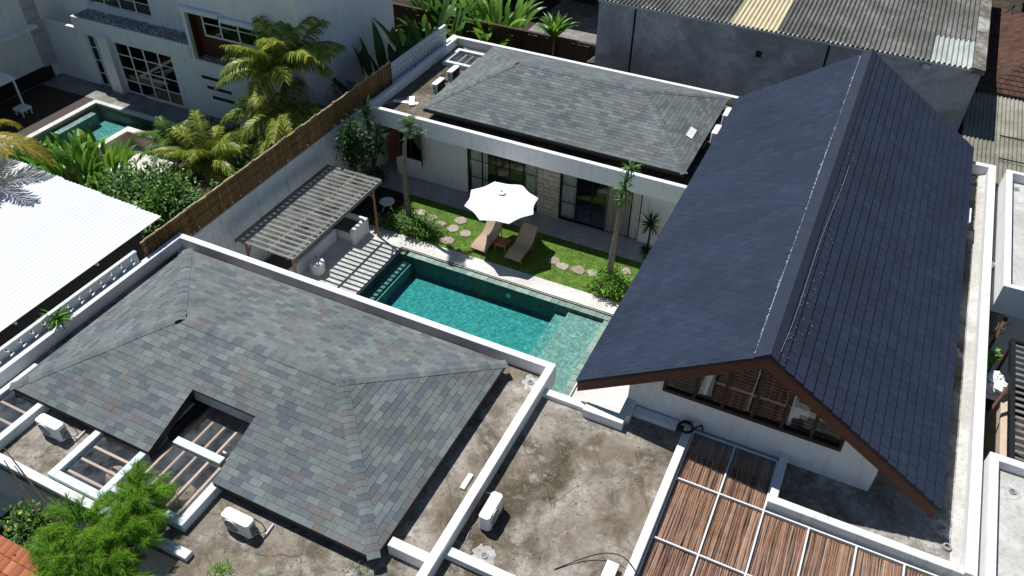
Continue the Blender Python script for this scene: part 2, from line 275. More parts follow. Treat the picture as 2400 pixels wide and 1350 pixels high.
# ------------------------------------------------------------------ helpers
ORG = {}
class MB:
    def __init__(s): s.v = []; s.f = []
    def add(s, vs, fs):
        o = len(s.v); s.v.extend(tuple(v) for v in vs); s.f.extend(tuple(i+o for i in f) for f in fs); return s
    def box(s, x0, x1, y0, y1, z0, z1):
        return s.add([(x0,y0,z0),(x1,y0,z0),(x1,y1,z0),(x0,y1,z0),(x0,y0,z1),(x1,y0,z1),(x1,y1,z1),(x0,y1,z1)],
                     [(0,3,2,1),(4,5,6,7),(0,1,5,4),(1,2,6,5),(2,3,7,6),(3,0,4,7)])
    def cbox(s, x0, x1, y0, y1, z0, z1, c=0.02):
        # box with chamfered top edges and corners
        p = [(x0,y0),(x1,y0),(x1,y1),(x0,y1)]; q = [(x0+c,y0+c),(x1-c,y0+c),(x1-c,y1-c),(x0+c,y1-c)]
        vs = [(*a,z0) for a in p]+[(*a,z1-c) for a in p]+[(*a,z1) for a in q]
        fs = [(3,2,1,0),(8,9,10,11)]
        for i in range(4):
            j = (i+1)%4; fs += [(i,j,4+j,4+i),(4+i,4+j,8+j,8+i)]
        return s.add(vs, fs)
    def quad(s, a, b, c, d): return s.add([a,b,c,d], [(0,1,2,3)])
    def poly(s, pts): return s.add(pts, [tuple(range(len(pts)))])
    def prism(s, pts, off):
        n = len(pts); off = Vector(off); top = [tuple(Vector(p)+off) for p in pts]
        fs = [tuple(range(n-1,-1,-1)), tuple(range(n,2*n))] + [(i,(i+1)%n,n+(i+1)%n,n+i) for i in range(n)]
        return s.add(list(pts)+top, fs)
    def bar(s, a, b, w, h, up=(0,0,1)):
        a = Vector(a); b = Vector(b); d = (b-a).normalized(); up = Vector(up)
        side = d.cross(up)
        if side.length < 1e-4: side = d.cross(Vector((1,0,0)))
        side.normalize(); u2 = side.cross(d).normalized()
        sw = side*(w/2); uh = u2*(h/2)
        vs = [a-sw-uh,a+sw-uh,a+sw+uh,a-sw+uh,b-sw-uh,b+sw-uh,b+sw+uh,b-sw+uh]
        return s.add(vs, [(0,1,2,3),(7,6,5,4),(0,4,5,1),(1,5,6,2),(2,6,7,3),(3,7,4,0)])
    def tube(s, pts, rad, n=6, cap=True):
        pts = [Vector(p) for p in pts]; vs = []; fs = []
        if not isinstance(rad, (list, tuple)): rad = [rad]*len(pts)
        ref = Vector((0.3,0.9,0.2))
        for i, p in enumerate(pts):
            d = (pts[min(i+1,len(pts)-1)]-pts[max(i-1,0)]).normalized()
            a = d.cross(ref)
            if a.length < 1e-3: a = d.cross(Vector((1,0,0)))
            a.normalize(); b = d.cross(a)
            for k in range(n):
                t = 2*math.pi*k/n; vs.append(p + (a*math.cos(t)+b*math.sin(t))*rad[i])
        for i in range(len(pts)-1):
            for k in range(n): fs.append((i*n+k, i*n+(k+1)%n, (i+1)*n+(k+1)%n, (i+1)*n+k))
        if cap: fs += [tuple(range(n-1,-1,-1)), tuple((len(pts)-1)*n+k for k in range(n))]
        return s.add(vs, fs)
    def disc(s, c, r, z0, z1, n=16, ry=None):
        ry = ry or r
        return s.prism([(c[0]+r*math.cos(2*math.pi*k/n), c[1]+ry*math.sin(2*math.pi*k/n), z0) for k in range(n)], (0,0,z1-z0))
    def ring(s, c, r0, r1, z0, z1, n=18):
        vs = []; fs = []
        for k in range(n):
            t = 2*math.pi*k/n
            for r, z in ((r0,z0),(r1,z0),(r1,z1),(r0,z1)): vs.append((c[0]+r*math.cos(t), c[1]+r*math.sin(t), z))
        for k in range(n):
            j = (k+1)%n
            for a in range(4):
                b = (a+1)%4; fs.append((k*4+a, k*4+b, j*4+b, j*4+a))
        return s.add(vs, fs)
    def lathe(s, c, prof, n=16):
        vs = []; fs = []
        for r, z in prof:
            for k in range(n):
                t = 2*math.pi*k/n; vs.append((c[0]+r*math.cos(t), c[1]+r*math.sin(t), c[2]+z))
        m = len(prof)
        for i in range(m-1):
            for k in range(n): fs.append((i*n+k, i*n+(k+1)%n, (i+1)*n+(k+1)%n, (i+1)*n+k))
        fs += [tuple(range(n-1,-1,-1)), tuple((m-1)*n+k for k in range(n))]
        return s.add(vs, fs)
    def build(s, name, mat, parent=None, smooth=False, kind=None):
        o0 = ORG.get(parent.name, Vector((0,0,0))) if parent else Vector((0,0,0))
        me = bpy.data.meshes.new(name)
        me.from_pydata([(x-o0.x, y-o0.y, z-o0.z) for x, y, z in s.v], [], s.f); me.update()
        me.materials.append(MATS[mat])
        if smooth: me.polygons.foreach_set('use_smooth', [True]*len(me.polygons))
        o = bpy.data.objects.new(name, me); COL.objects.link(o)
        if parent: o.parent = parent; ORG[o.name] = o0
        if kind: o['kind'] = kind
        return o

def tag(o, label, cat, group=None):
    o['label'] = label; o['category'] = cat
    if group: o['group'] = group
    return o
def thing(name, label, cat, loc=(0,0,0), group=None):
    o = bpy.data.objects.new(name, None); COL.objects.link(o); o.location = loc; o.empty_display_size = 0.2
    ORG[o.name] = Vector(loc); return tag(o, label, cat, group)
def structure(name, mb, mat, parent=None, smooth=False):
    o = mb.build(name, mat, parent, smooth)
    o['kind'] = 'structure'; return o
def box(name, mat, parent, *a, kind=None):
    return MB().box(*a).build(name, mat, parent, kind=kind)
def copy_tree(o, parent=None):
    c = o.copy(); COL.objects.link(c); c.parent = parent
    for ch in list(o.children): copy_tree(ch, c)
    return c
def place(root, loc, rz=0.0, label=None, first=[set()]):
    if root.name in first[0]: o = copy_tree(root)
    else: o = root; first[0].add(root.name)
    o.location = loc; o.rotation_euler = (0,0,rz)
    if label: o['label'] = label
    return o

def cuts(lo, hi, vals): return sorted(set([lo, hi] + [v for v in vals if lo < v < hi]))
def holed_plate(mb, x0, x1, y0, y1, z0, z1, holes):
    # slab with rectangular holes: top, bottom and rims only
    xs = cuts(x0, x1, [h for r in holes for h in r[:2]]); ys = cuts(y0, y1, [h for r in holes for h in r[2:]])
    def solid(i, j):
        if not (0 <= i < len(xs)-1 and 0 <= j < len(ys)-1): return False
        cx = (xs[i]+xs[i+1])/2; cy = (ys[j]+ys[j+1])/2
        return not any(h[0] < cx < h[1] and h[2] < cy < h[3] for h in holes)
    for i in range(len(xs)-1):
        for j in range(len(ys)-1):
            if not solid(i, j): continue
            a, b, c, d = xs[i], xs[i+1], ys[j], ys[j+1]
            mb.quad((a,c,z1),(b,c,z1),(b,d,z1),(a,d,z1)); mb.quad((a,d,z0),(b,d,z0),(b,c,z0),(a,c,z0))
            if not solid(i-1,j): mb.quad((a,d,z0),(a,c,z0),(a,c,z1),(a,d,z1))
            if not solid(i+1,j): mb.quad((b,c,z0),(b,d,z0),(b,d,z1),(b,c,z1))
            if not solid(i,j-1): mb.quad((a,c,z0),(b,c,z0),(b,c,z1),(a,c,z1))
            if not solid(i,j+1): mb.quad((b,d,z0),(a,d,z0),(a,d,z1),(b,d,z1))
    return mb
def holed_wall_x(mb, x0, x1, z0, z1, y0, y1, holes):
    # wall lying along X (faces -Y / +Y) with rectangular openings (x0,x1,z0,z1)
    t = MB(); holed_plate(t, x0, x1, z0, z1, y0, y1, holes)
    mb.add([(x, z, y) for x, y, z in t.v], [tuple(reversed(f)) for f in t.f]); return mb

def clip_convex(poly, region):
    # Sutherland-Hodgman in 2D, region counter-clockwise
    out = poly
    for i in range(len(region)):
        ax, ay = region[i]; bx, by = region[(i+1)%len(region)]
        inp = out; out = []
        if not inp: break
        f = lambda p: (bx-ax)*(p[1]-ay)-(by-ay)*(p[0]-ax)
        for k in range(len(inp)):
            p, q = inp[k], inp[(k+1)%len(inp)]; fp, fq = f(p), f(q)
            if fp >= -1e-7: out.append(p)
            if (fp > 1e-7 and fq < -1e-7) or (fp < -1e-7 and fq > 1e-7):
                t = fp/(fp-fq); out.append((p[0]+(q[0]-p[0])*t, p[1]+(q[1]-p[1])*t))
    return out
def area2(p): return abs(sum(p[i][0]*p[(i+1)%len(p)][1]-p[(i+1)%len(p)][0]*p[i][1] for i in range(len(p))))/2

class Tiling:
    """courses of tiles on roof slopes: nearest full pieces become objects, the rest one joined mesh"""
    def __init__(s, w, h, gap, t0, t1, seed=1):
        s.w, s.h, s.gap, s.t0, s.t1 = w, h, gap, t0, t1; s.full = []; s.mb = MB(); s.r = random.Random(seed)
    def slope(s, p0, u, v, regions, stagger=0.5, jit=0.004):
        p0 = Vector(p0); u = Vector(u).normalized(); v = Vector(v).normalized(); n = u.cross(v).normalized()
        us = [p[0] for r in regions for p in r]; vs = [p[1] for r in regions for p in r]
        row = 0; y = min(vs)
        while y < max(vs)-0.02:
            off = (row % 2)*stagger*s.w + s.r.uniform(-0.03, 0.03)*s.w
            x = min(us) - s.w + off - (s.w if off > 0 else 0)
            while x < max(us):
                g = s.gap/2; rect = [(x+g, y), (x+s.w-g, y), (x+s.w-g, y+s.h*1.03), (x+g, y+s.h*1.03)]
                a0 = area2(rect)
                for reg in regions:
                    c = clip_convex(rect, reg)
                    if len(c) < 3: continue
                    a = area2(c)
                    if a < 0.0006: continue
                    lift = s.r.uniform(0, jit)
                    if a > a0*0.999: s.full.append((p0 + u*(x+g) + v*y + n*lift, u, v, n))
                    else: s._piece(p0, u, v, n, c, y, lift)
                x += s.w
            y += s.h; row += 1
    def _piece(s, p0, u, v, n, c, y, lift):
        top = []; bot = []
        for (a, b) in c:
            f = (b-y)/(s.h*1.03); t = s.t1 + (s.t0-s.t1)*f + lift
            q = p0 + u*a + v*b; top.append(q + n*t); bot.append(q)
        m = len(c)
        s.mb.add(top+bot, [tuple(range(m))] + [(i, m+i, m+(i+1)%m, (i+1)%m) for i in range(m)])
    def finish(s, parent, name, single, field, limit=300, fieldname=None):
        L = s.w - s.gap; H = s.h*1.03
        me = bpy.data.meshes.new(name)
        me.from_pydata([(0,0,s.t1),(L,0,s.t1),(L,H,s.t0),(0,H,s.t0),(0,0,0),(L,0,0),(L,H,0),(0,H,0)], [],
                       [(0,1,2,3),(0,4,5,1),(1,5,6,2),(2,6,7,3),(3,7,4,0)]); me.update(); me.materials.append(MATS[single])
        view = -Vector(_f)
        def shown(t):
            d = t[0]-CAM; return -max(0.0, t[3].dot(-d.normalized()))/d.length_squared
        s.full.sort(key=shown)
        o0 = ORG[parent.name]
        for i, (p, u, v, n) in enumerate(s.full):
            if i < limit:
                o = bpy.data.objects.new(name, me); COL.objects.link(o); o.parent = parent
                m = Matrix((u, v, n)).transposed().to_4x4(); m.translation = p - o0; o.matrix_local = m
            else:
                vs = [p + u*a + v*b + n*c for a, b, c in ((0,0,s.t1),(L,0,s.t1),(L,H,s.t0),(0,H,s.t0),(0,0,0),(L,0,0),(L,H,0),(0,H,0))]
                s.mb.add(vs, [(0,1,2,3),(0,4,5,1),(1,5,6,2),(2,6,7,3),(3,7,4,0)])
        s.mb.build(fieldname or name+'_courses', field, parent, kind='stuff')

def cap_line(parent, name, mat, P, Q, n1, n2, wing=0.15, step=0.17, length=0.24, th=0.008):
    P = Vector(P); Q = Vector(Q); t = (Q-P).normalized(); ws = []
    for n in (n1, n2):
        w = t.cross(Vector(n)).normalized()
        if w.z > 0 or (abs(w.z) < 1e-6 and False): w = -w
        ws.append(w)
    up = (Vector(n1)+Vector(n2)).normalized(); vs = []
    for k, off in ((0.0, 0.010), (length, 0.000)):
        for j in (0, 1, 2):
            base = t*k + up*off
            vs.append(base + (ws[0]*wing if j == 0 else ws[1]*wing if j == 2 else Vector((0,0,0))) + (Vector(n1) if j == 0 else Vector(n2) if j == 2 else up)*0.016)
    lo = [v - up*th for v in vs]
    me = bpy.data.meshes.new(name)
    me.from_pydata([tuple(v) for v in vs+lo], [], [(0,1,4,3),(1,2,5,4),(0,6,7,1),(1,7,8,2),(0,3,9,6),(2,8,11,5)]); me.update(); me.materials.append(MATS[mat])
    o0 = ORG[parent.name]; L = (Q-P).length; d = 0.0
    while d < L-0.05:
        o = bpy.data.objects.new(name, me); COL.objects.link(o); o.parent = parent; o.location = P + t*d - o0; d += step

def slope_frame(p0, p1, ridge_pt):
    u = (Vector(p1)-Vector(p0)).normalized(); w = Vector(ridge_pt)-Vector(p0); v = (w - u*w.dot(u)).normalized(); return u, v, u.cross(v)
def uv(p0, u, v, p): d = Vector(p)-Vector(p0); return (d.dot(u), d.dot(v))

def hip_roof(parent, tiling, corners, ridge, cap_mat, caps='hip_cap', notch=None):
    """corners: near-left, near-right, far-right, far-left; ridge: left, right end"""
    NL, NR, FR, FL = (Vector(c) for c in corners); RL, RR = (Vector(r) for r in ridge)
    deck = MB(); dz = Vector((0,0,-0.015)); nrm = {}
    for key, a, b, poly in (('near', NL, NR, [NL,NR,RR,RL]), ('right', NR, FR, [NR,FR,RR]), ('far', FR, FL, [FR,FL,RL,RR]), ('left', FL, NL, [FL,NL,RL])):
        u, v, n = slope_frame(a, b, poly[-1]); nrm[key] = n
        reg = [uv(a, u, v, p) for p in poly]
        if key == 'near' and notch:
            x0, x1, d = notch; d = round(d/tiling.h)*tiling.h
            a0, a1 = x0-a.x, x1-a.x; W = reg[1][0]
            big = [(0,0),(W,0),(W,d),(0,d)]
            lo = clip_convex(reg, [(-1,0),(W+1,0),(W+1,d),(-1,d)])
            regs = [clip_convex(lo, [(-1,-1),(a0,-1),(a0,9),(-1,9)]), clip_convex(lo, [(a1,-1),(W+1,-1),(W+1,9),(a1,9)]), clip_convex(reg, [(-1,d),(W+1,d),(W+1,99),(-1,99)])]
            for rg in regs:
                deck.prism([a + u*p[0] + v*p[1] + dz for p in rg], (0,0,-0.05))
            hip_roof.notch_v = (u, v, d, a)
        else:
            regs = [reg]; deck.prism([p + dz for p in poly], (0,0,-0.05))
        tiling.slope(a, u, v, regs)
    dk = deck.build('roof_deck', 'shingle_deck', parent)
    for P, Q, k1, k2 in ((NL,RL,'near','left'),(NR,RR,'near','right'),(FR,RR,'far','right'),(FL,RL,'far','left'),(RL,RR,'near','far')):
        cap_line(parent, caps, cap_mat, P, Q, nrm[k1], nrm[k2])
    for Rp, ks in ((RL, ('near','left','far')), (RR, ('near','right','far'))):
        pts = [Rp + Vector((0.12*math.cos(6.283*k/10), 0.12*math.sin(6.283*k/10), 0)) for k in range(10)]
        pts = [Vector((p.x, p.y, min(Rp.z - (nrm[k].x*(p.x-Rp.x)+nrm[k].y*(p.y-Rp.y))/nrm[k].z for k in ks) + 0.026)) for p in pts]
        MB().add([Rp+Vector((0,0,0.032))]+pts+[p-Vector((0,0,0.03)) for p in pts], [(0,1+k,1+(k+1)%10) for k in range(10)]+[(1+k,11+k,11+(k+1)%10,1+(k+1)%10) for k in range(10)]).build(caps, cap_mat, parent)

# ------------------------------------------------------------------ ground, yards, courtyard
structure('ground', MB().quad((-260,-200,-1.1),(260,-200,-1.1),(260,320,-1.1),(-260,320,-1.1)), 'soil')
POOL = (-14.93, -5.86, 16.5, 21.30)
mb = MB(); holed_plate(mb, -19.1, 40, -30, 33.2, -0.5, -0.03, [(POOL[0]-0.02, POOL[1]+0.02, POOL[2]-0.02, POOL[3]+0.02)]); structure('yard', mb, 'soil')
structure('rear_garden_ground', MB().box(-60, 40, 33.21, 80, -0.5, -0.04), 'soil')
structure('garden_ground', MB().box(-31.5, -19.11, 8, 33.2, -1.0, -0.72), 'soil')
structure('deck', holed_plate(MB(), -18.94, -3.3, 14.0, 22.08, -0.08, 0.0, [(POOL[0], POOL[1], POOL[2], POOL[3]), (-18.95, -17.0, 21.5, 22.1)]), 'deck_stone')
structure('terrace', MB().box(-18.94, -3.3, 24.72, 31.5, -0.03, 0.06), 'terrace_stone')
structure('lawn', MB().box(-16.6, -4.6, 22.085, 24.715, -0.06, 0.015), 'lawn_base')
# grass
g = MB(); rr = random.Random(3)
for i in range(30000):
    x = rr.uniform(-16.5, -4.7); y = rr.uniform(22.1, 24.7); a = rr.uniform(0, 6.283); h = rr.uniform(0.018, 0.05); w = rr.uniform(0.008, 0.016)
    dx, dy = math.cos(a)*w, math.sin(a)*w; lx, ly = rr.uniform(-.03,.03), rr.uniform(-.03,.03)
    g.add([(x-dx,y-dy,0.012),(x+dx,y+dy,0.012),(x+lx,y+ly,0.012+h)], [(0,1,2)])
o = g.build('grass', 'grass', kind='stuff'); o['label'] = 'short green lawn grass between pool coping and terrace'; o['category'] = 'grass'
# thin dark overflow slot on the coping round the pool
x0, x1, y0, y1 = POOL
sl = MB(); sl.box(x0-0.10, x1+0.10, y1+0.02, y1+0.07, -0.02, 0.004); sl.box(x0-0.10, x0-0.05, y0, y1+0.018, -0.02, 0.004); sl.box(x1+0.05, x1+0.10, y0, y1+0.018, -0.02, 0.004)
structure('pool_slot', sl, 'frame_black')
# pool basin
zf = -0.95
pool = thing('swimming_pool', 'green tiled swimming pool with steps at both ends beside the lawn', 'pool', ((x0+x1)/2, (y0+y1)/2, zf))
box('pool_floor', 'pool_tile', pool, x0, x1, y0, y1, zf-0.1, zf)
w = MB(); w.box(x0-0.2, x0, y0-0.2, y1+0.2, zf-0.1, -0.012); w.box(x1, x1+0.2, y0-0.2, y1+0.2, zf-0.1, -0.012); w.box(x0, x1, y1, y1+0.2, zf-0.1, -0.012); w.box(x0, x1, y0-0.2, y0, zf-0.1, -0.012)
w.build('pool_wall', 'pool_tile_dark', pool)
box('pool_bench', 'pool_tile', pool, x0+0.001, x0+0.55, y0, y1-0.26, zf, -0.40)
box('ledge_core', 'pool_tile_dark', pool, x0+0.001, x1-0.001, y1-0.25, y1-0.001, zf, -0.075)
k = 0; xx = x0+0.002
while xx < x1-0.1:
    box('ledge_tile', 'pool_ledge', pool, xx+0.006, min(xx+0.30, x1)-0.006, y1-0.262, y1-0.003, -0.075, -0.055 - 0.004*((k*7) % 3)); xx += 0.30; k += 1
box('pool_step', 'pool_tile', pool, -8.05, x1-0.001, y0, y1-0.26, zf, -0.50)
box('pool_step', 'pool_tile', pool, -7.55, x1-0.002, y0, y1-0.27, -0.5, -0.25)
yy = y0
while yy < y1-0.3:
    box('edge_tile', 'pool_ledge', pool, x1-0.28, x1-0.003, yy+0.006, yy+0.294, -0.25, -0.06); yy += 0.30
lamp = MB().disc((0,0), 0.11, 0, 0.03, 14)
MB().add([(-10.05+x, y1-0.258-z, -0.42+y) for x, y, z in lamp.v], lamp.f).build('pool_light', 'plastic_white', pool)
structure('pool_water', MB().box(x0-0.05, x1+0.05, y0-0.05, y1+0.05, zf-0.05, -0.022), 'water')

# ------------------------------------------------------------------ air conditioner prototype (local: front faces -Y, centred, feet at z=0)
def make_ac():
    t = thing('air_conditioner', 'white outdoor air conditioner unit', 'air conditioner', (0,0,0), 'outdoor air conditioner units')
    W, D, H = 0.39, 0.14, 0.53
    b = MB(); c = 0.05; pts = [(-W,-D+c),(-W+c,-D),(W-c,-D),(W,-D+c),(W,D-c),(W-c,D),(-W+c,D),(-W,D-c)]
    n = 8; vs = [(x,y,0.07) for x,y in pts]+[(x,y,H-0.02) for x,y in pts]+[(x*0.985,y*0.96,H) for x,y in pts]
    fs = [tuple(range(7,-1,-1)), tuple(range(16,24))]
    for i in range(8):
        j = (i+1)%8; fs += [(i,j,8+j,8+i),(8+i,8+j,16+j,16+i)]
    b.add(vs, fs); body = b.build('casing', 'plastic_white', t)
    fan = MB(); f0 = MB().ring((0,0), 0.185, 0.215, 0, 0.018, 20)
    for r in (0.05, 0.095, 0.14): f0.ring((0,0), r-0.005, r+0.005, 0.004, 0.014, 16)
    fan.add([(-0.10+x, -D-0.002-z, 0.30+y) for x,y,z in f0.v], f0.f); fan.build('fan_grille', 'plastic_white', body)
    d0 = MB().disc((0,0), 0.185, 0, 0.006, 20); MB().add([(-0.10+x, -D-0.001-z, 0.30+y) for x,y,z in d0.v], d0.f).build('fan_opening', 'grille_black', body)
    v = MB()
    for i in range(6): v.box(W-0.004, W+0.006, -0.08, 0.08, 0.12+i*0.055, 0.15+i*0.055)
    v.build('side_vent', 'grille_black', body)
    MB().box(-0.33, 0.33, D-0.004, D+0.006, 0.12, 0.48).build('coil', 'grille_black', body)
    for sx in (-0.26, 0.26): MB().box(sx-0.03, sx+0.03, -0.16, 0.16, 0.0, 0.07).build('foot', 'plastic_grey', t)
    MB().box(W, W+0.06, -0.02, 0.10, 0.10, 0.26).build('valve_cover', 'plastic_grey', t)
    MB().tube([(W+0.04,0.05,0.14),(W+0.16,0.06,0.12),(W+0.20,0.14,0.05),(W+0.18,0.42,0.04)], 0.022, 6).build('pipe', 'plastic_white', t)
    MB().tube([(W+0.05,0.0,0.20),(W+0.12,0.02,0.22),(W+0.15,0.10,0.10),(W+0.10,0.24,0.02),(W-0.1,0.34,0.018),(W-0.4,0.36,0.018)], 0.012, 5).build('cable', 'rubber', t)
    MB().tube([(-0.2,0.10,0.05),(-0.22,0.22,0.015),(-0.45,0.30,0.012),(-0.75,0.26,0.012)], 0.010, 5).build('drain_hose', 'pipe_grey', t)
    return t
AC = make_ac()
def drain(parent, x, y, z, patch=0.28, seed=1):
    r = random.Random(seed); n = 22
    MB().prism([(x+patch*r.uniform(0.6,1.2)*math.cos(6.283*k/n), y+patch*r.uniform(0.6,1.2)*math.sin(6.283*k/n), z+0.001) for k in range(n)], (0,0,0.006)).build('cement_patch', 'lime_patch', parent)
    m = MB().ring((x,y), 0.055, 0.085, z+0.006, z+0.035, 14)
    for k in range(3): m.bar((x-0.055, y-0.03+0.03*k, z+0.02), (x+0.055, y-0.03+0.03*k, z+0.02), 0.012, 0.012)
    m.disc((x,y), 0.054, z+0.007, z+0.010, 12); m.build('roof_drain', 'plastic_grey', parent)

# ------------------------------------------------------------------ front villa wing (A)
A = thing('villa_wing', 'white villa wing with grey shingle hip roof and glass skylights, nearest the camera', 'building', (-12, 10, 0))
AX0, AX1, AY1, ZS, ZP = -18.9, -5.42, 14.45, 3.65, 4.05
holes = [(-18.75,-10.7,3.9,5.56), (-18.15,-17.05,5.85,8.0), (-14.8,-13.5,5.85,8.0), (-13.2,-11.3,6.3,9.6)]
holed_plate(MB(), AX0+0.22, AX1-0.22, 4.0, AY1-0.22, 3.45, ZS, holes).build('roof_slab', 'roof_concrete', A)
m = MB(); m.box(AX0+0.05, AX0+0.25, 4.0, AY1-0.05, 0, 3.449); m.box(AX1-0.25, AX1-0.05, 4.0, AY1-0.05, 0, 3.449); m.box(AX0+0.25, AX1-0.25, AY1-0.25, AY1-0.05, 0, 3.449); m.build('wall', 'white_render', A)
MB().cbox(AX0, AX0+0.219, 3.5, AY1, 3.40, ZP, 0.012).build('parapet', 'white_clean', A)
MB().cbox(AX1-0.22, AX1, 3.5, AY1, 3.30, ZP, 0.012).build('parapet', 'white_clean', A)
MB().cbox(AX0+0.22, AX1-0.221, AY1-0.22, AY1-0.001, 3.40, ZP-0.002, 0.012).build('parapet', 'white_clean', A)
MB().cbox(-6.60, AX1-0.221, 7.72, 7.96, 3.40, ZP-0.03, 0.012).build('parapet', 'white_clean', A)
MB().cbox(-18.67, -10.5, 5.565, 5.78, 3.30, 3.80, 0.012).build('kerb', 'white_old', A); MB().box(-18.64, -10.6, 5.58, 5.74, -0.03, 3.299).build('wall', 'white_old', A); MB().box(-10.69,-10.5,3.9,5.564,-0.03,3.44).build('wall','white_old',A)
# wells under the skylights
for i, (hx0,hx1,hy0,hy1) in enumerate(holes[1:]):
    zb = 1.2; w = MB()
    w.box(hx0-0.1, hx0, hy0, hy1, zb, 3.449); w.box(hx1, hx1+0.1, hy0, hy1, zb, 3.449); w.box(hx0-0.1, hx1+0.1, hy1, hy1+0.1, zb, 3.449); w.box(hx0-0.1, hx1+0.1, hy0-0.1, hy0, zb, 3.449)
    w.build('well_wall', 'tile_grey', A)
    nx = 3; ny = max(3, int((hy1-hy0)/0.5)); n = 0
    for a in range(nx):
        for b in range(ny):
            box('floor_tile', 'tile_blue' if (a+b) % 2 else 'tile_grey', A, hx0+(hx1-hx0)*a/nx+0.004, hx0+(hx1-hx0)*(a+1)/nx-0.004, hy0+(hy1-hy0)*b/ny+0.004, hy0+(hy1-hy0)*(b+1)/ny-0.004, zb-0.06, zb)
bm = 'pale_beam'; zb0, zb1 = 3.651, 3.92
def beam(*a): return MB().cbox(*a, 0.01).build('skylight_beam', bm, A)
beam(-18.32, -18.15, 5.79, 8.25, zb0, zb1); beam(-17.05, -16.85, 5.79, 7.55, zb0, zb1); beam(-18.149, -17.051, 8.0, 8.2, zb0, zb1-0.004)
beam(-15.0, -14.8, 5.80, 7.45, zb0, zb1); beam(-13.5, -13.30, 5.80, 7.45, zb0, zb1); beam(-14.799, -13.501, 5.80, 6.0, zb0, zb1-0.004)
beam(-11.29, -11.08, 6.12, 7.40, zb0, zb1); beam(-13.29, -11.291, 6.12, 6.32, zb0, zb1-0.004); beam(-13.0, -11.5, 7.85, 8.06, zb0, zb1-0.006)
for (a, b, y0, y1, n) in ((-18.15,-17.05,6.1,7.8,5), (-14.8,-13.5,6.15,7.75,5)):
    for k in range(n):
        yb = y0+(y1-y0)*k/(n-1); MB().bar((a, yb, 3.74), (b, yb, 3.74), 0.065, 0.09).build('batten', 'wood_pale', A)
for k in range(5):
    xb = -13.2 + 1.9*(k+0.5)/5; MB().bar((xb, 6.32, 3.74), (xb, 9.6, 3.74), 0.065, 0.09).build('batten', 'wood_pale', A)
box('glass_pane', 'glass_dusty', A, -18.149, -17.051, 5.86, 7.99, 3.80, 3.812)
box('glass_pane', 'glass_dusty', A, -14.799, -13.501, 6.001, 7.95, 3.80, 3.812)
box('glass_pane', 'glass_dusty', A, -13.199, -11.291, 6.321, 7.849, 3.80, 3.812); box('glass_pane', 'glass_dusty', A, -13.0, -11.5, 8.061, 9.6, 3.80, 3.812)
# roof
ZE = 4.02
roofA = MB().box(-17.3, -7.4, 8.0, 13.2, ZS+0.001, ZE-0.09)
# wall under roof, open at the notch
mm = MB(); holed_plate(mm, -17.3, -7.4, 8.0, 13.2, ZS+0.001, ZE-0.09, [(-13.25,-11.2,7.9,9.72)])
RA = mm.build('hip_roof', 'under_roof', A)
TA = Tiling(0.335, 0.165, 0.006, 0.003, 0.012, 5)
hip_roof(RA, TA, [(-18.05,7.30,ZE),(-6.67,7.30,ZE),(-6.67,13.90,ZE),(-18.05,13.90,ZE)], [(-14.93,10.60,5.08),(-9.66,10.60,5.08)], 'shingle_single', notch=(-13.2,-11.2,1.76))
TA.finish(RA, 'shingle', 'shingle_single', 'shingle_field')
fb = MB(); zf0, zf1 = ZE-0.17, ZE-0.018
fb.box(-18.04,-13.2,7.31,7.335,zf0,zf1); fb.box(-11.2,-6.68,7.31,7.335,zf0,zf1); fb.box(-6.705,-6.68,7.336,13.86,zf0,zf1); fb.box(-18.04,-18.015,7.336,13.86,zf0,zf1); fb.box(-18.014,-6.706,13.862,13.888,zf0,zf1)
fb.build('fascia', 'wood_dark', RA)
u, v, d, a0 = hip_roof.notch_v
na = Vector(a0)+u*(-13.2+18.05)+v*0; nb = na+v*d; nc = nb+u*2.0; nd = na+u*2.0
for p, q, nm in ((na, nb, 'wood_dark'), (nd, nc, 'wood_dark')):
    MB().prism([p+Vector((0,0,-0.02)), q+Vector((0,0,-0.02)), q+Vector((0,0,-0.24)), p+Vector((0,0,-0.24))], (-0.03 if p is na else 0.03,0,0)).build('fascia', nm, RA)
MB().box(-13.25, -11.15, nb.y+0.01, nb.y+0.09, nb.z-0.42, nb.z-0.03).build('notch_wall', 'pipe_grey', RA); MB().box(-13.25,-11.15,9.62,9.70,ZS+0.002,nb.z+0.1).build('notch_wall','wood_dark',RA)
MB().box(-13.42, -13.34, 7.6, nb.y, 3.66, 4.02).build('notch_wall', 'pipe_grey', RA)
drain(A, -18.42, 14.03, ZS, 0.30, 1); drain(A, -5.92, 13.85, ZS, 0.27, 2)
MB().box(-6.0, -5.88, 9.95, 10.42, ZS, ZS+0.07).build('cable_box', 'plastic_white', A)
# rattan things seen through the skylights
for (x, y, r, z, lab) in ((-14.2,6.85,0.27,2.95,'round rattan lampshade under the small square skylight'), (-12.25,7.2,0.28,2.9,'round pale rattan lampshade under the larger skylight beside the feathery tree')):
    l = thing('rattan_lamp', lab, 'lamp', (x,y,z)); MB().lathe((x,y,z), [(r*0.96,0),(r,0.05),(r*0.8,0.2),(r*0.4,0.3),(0.03,0.32)], 18).build('lamp_shade', 'rattan_light', l); MB().tube([(x,y,z+0.3),(x,y,3.44)], 0.012, 5).build('cord', 'rubber', l)
l = thing('towel_ring', 'white ring seen through the skylight in the roof notch', 'ring', (-12.1,8.65,3.2)); MB().ring((-12.1,8.65), 0.11, 0.17, 3.2, 3.24, 16).build('ring', 'plastic_white', l); MB().tube([(-12.1,8.78,3.22),(-12.1,9.2,3.3),(-12.1,9.59,3.3)],0.012,5).build('bracket','plastic_white',l)
place(AC, (-16.0, 6.85, ZS), 0.0, 'white air conditioner between the two left skylights at the roof eave')
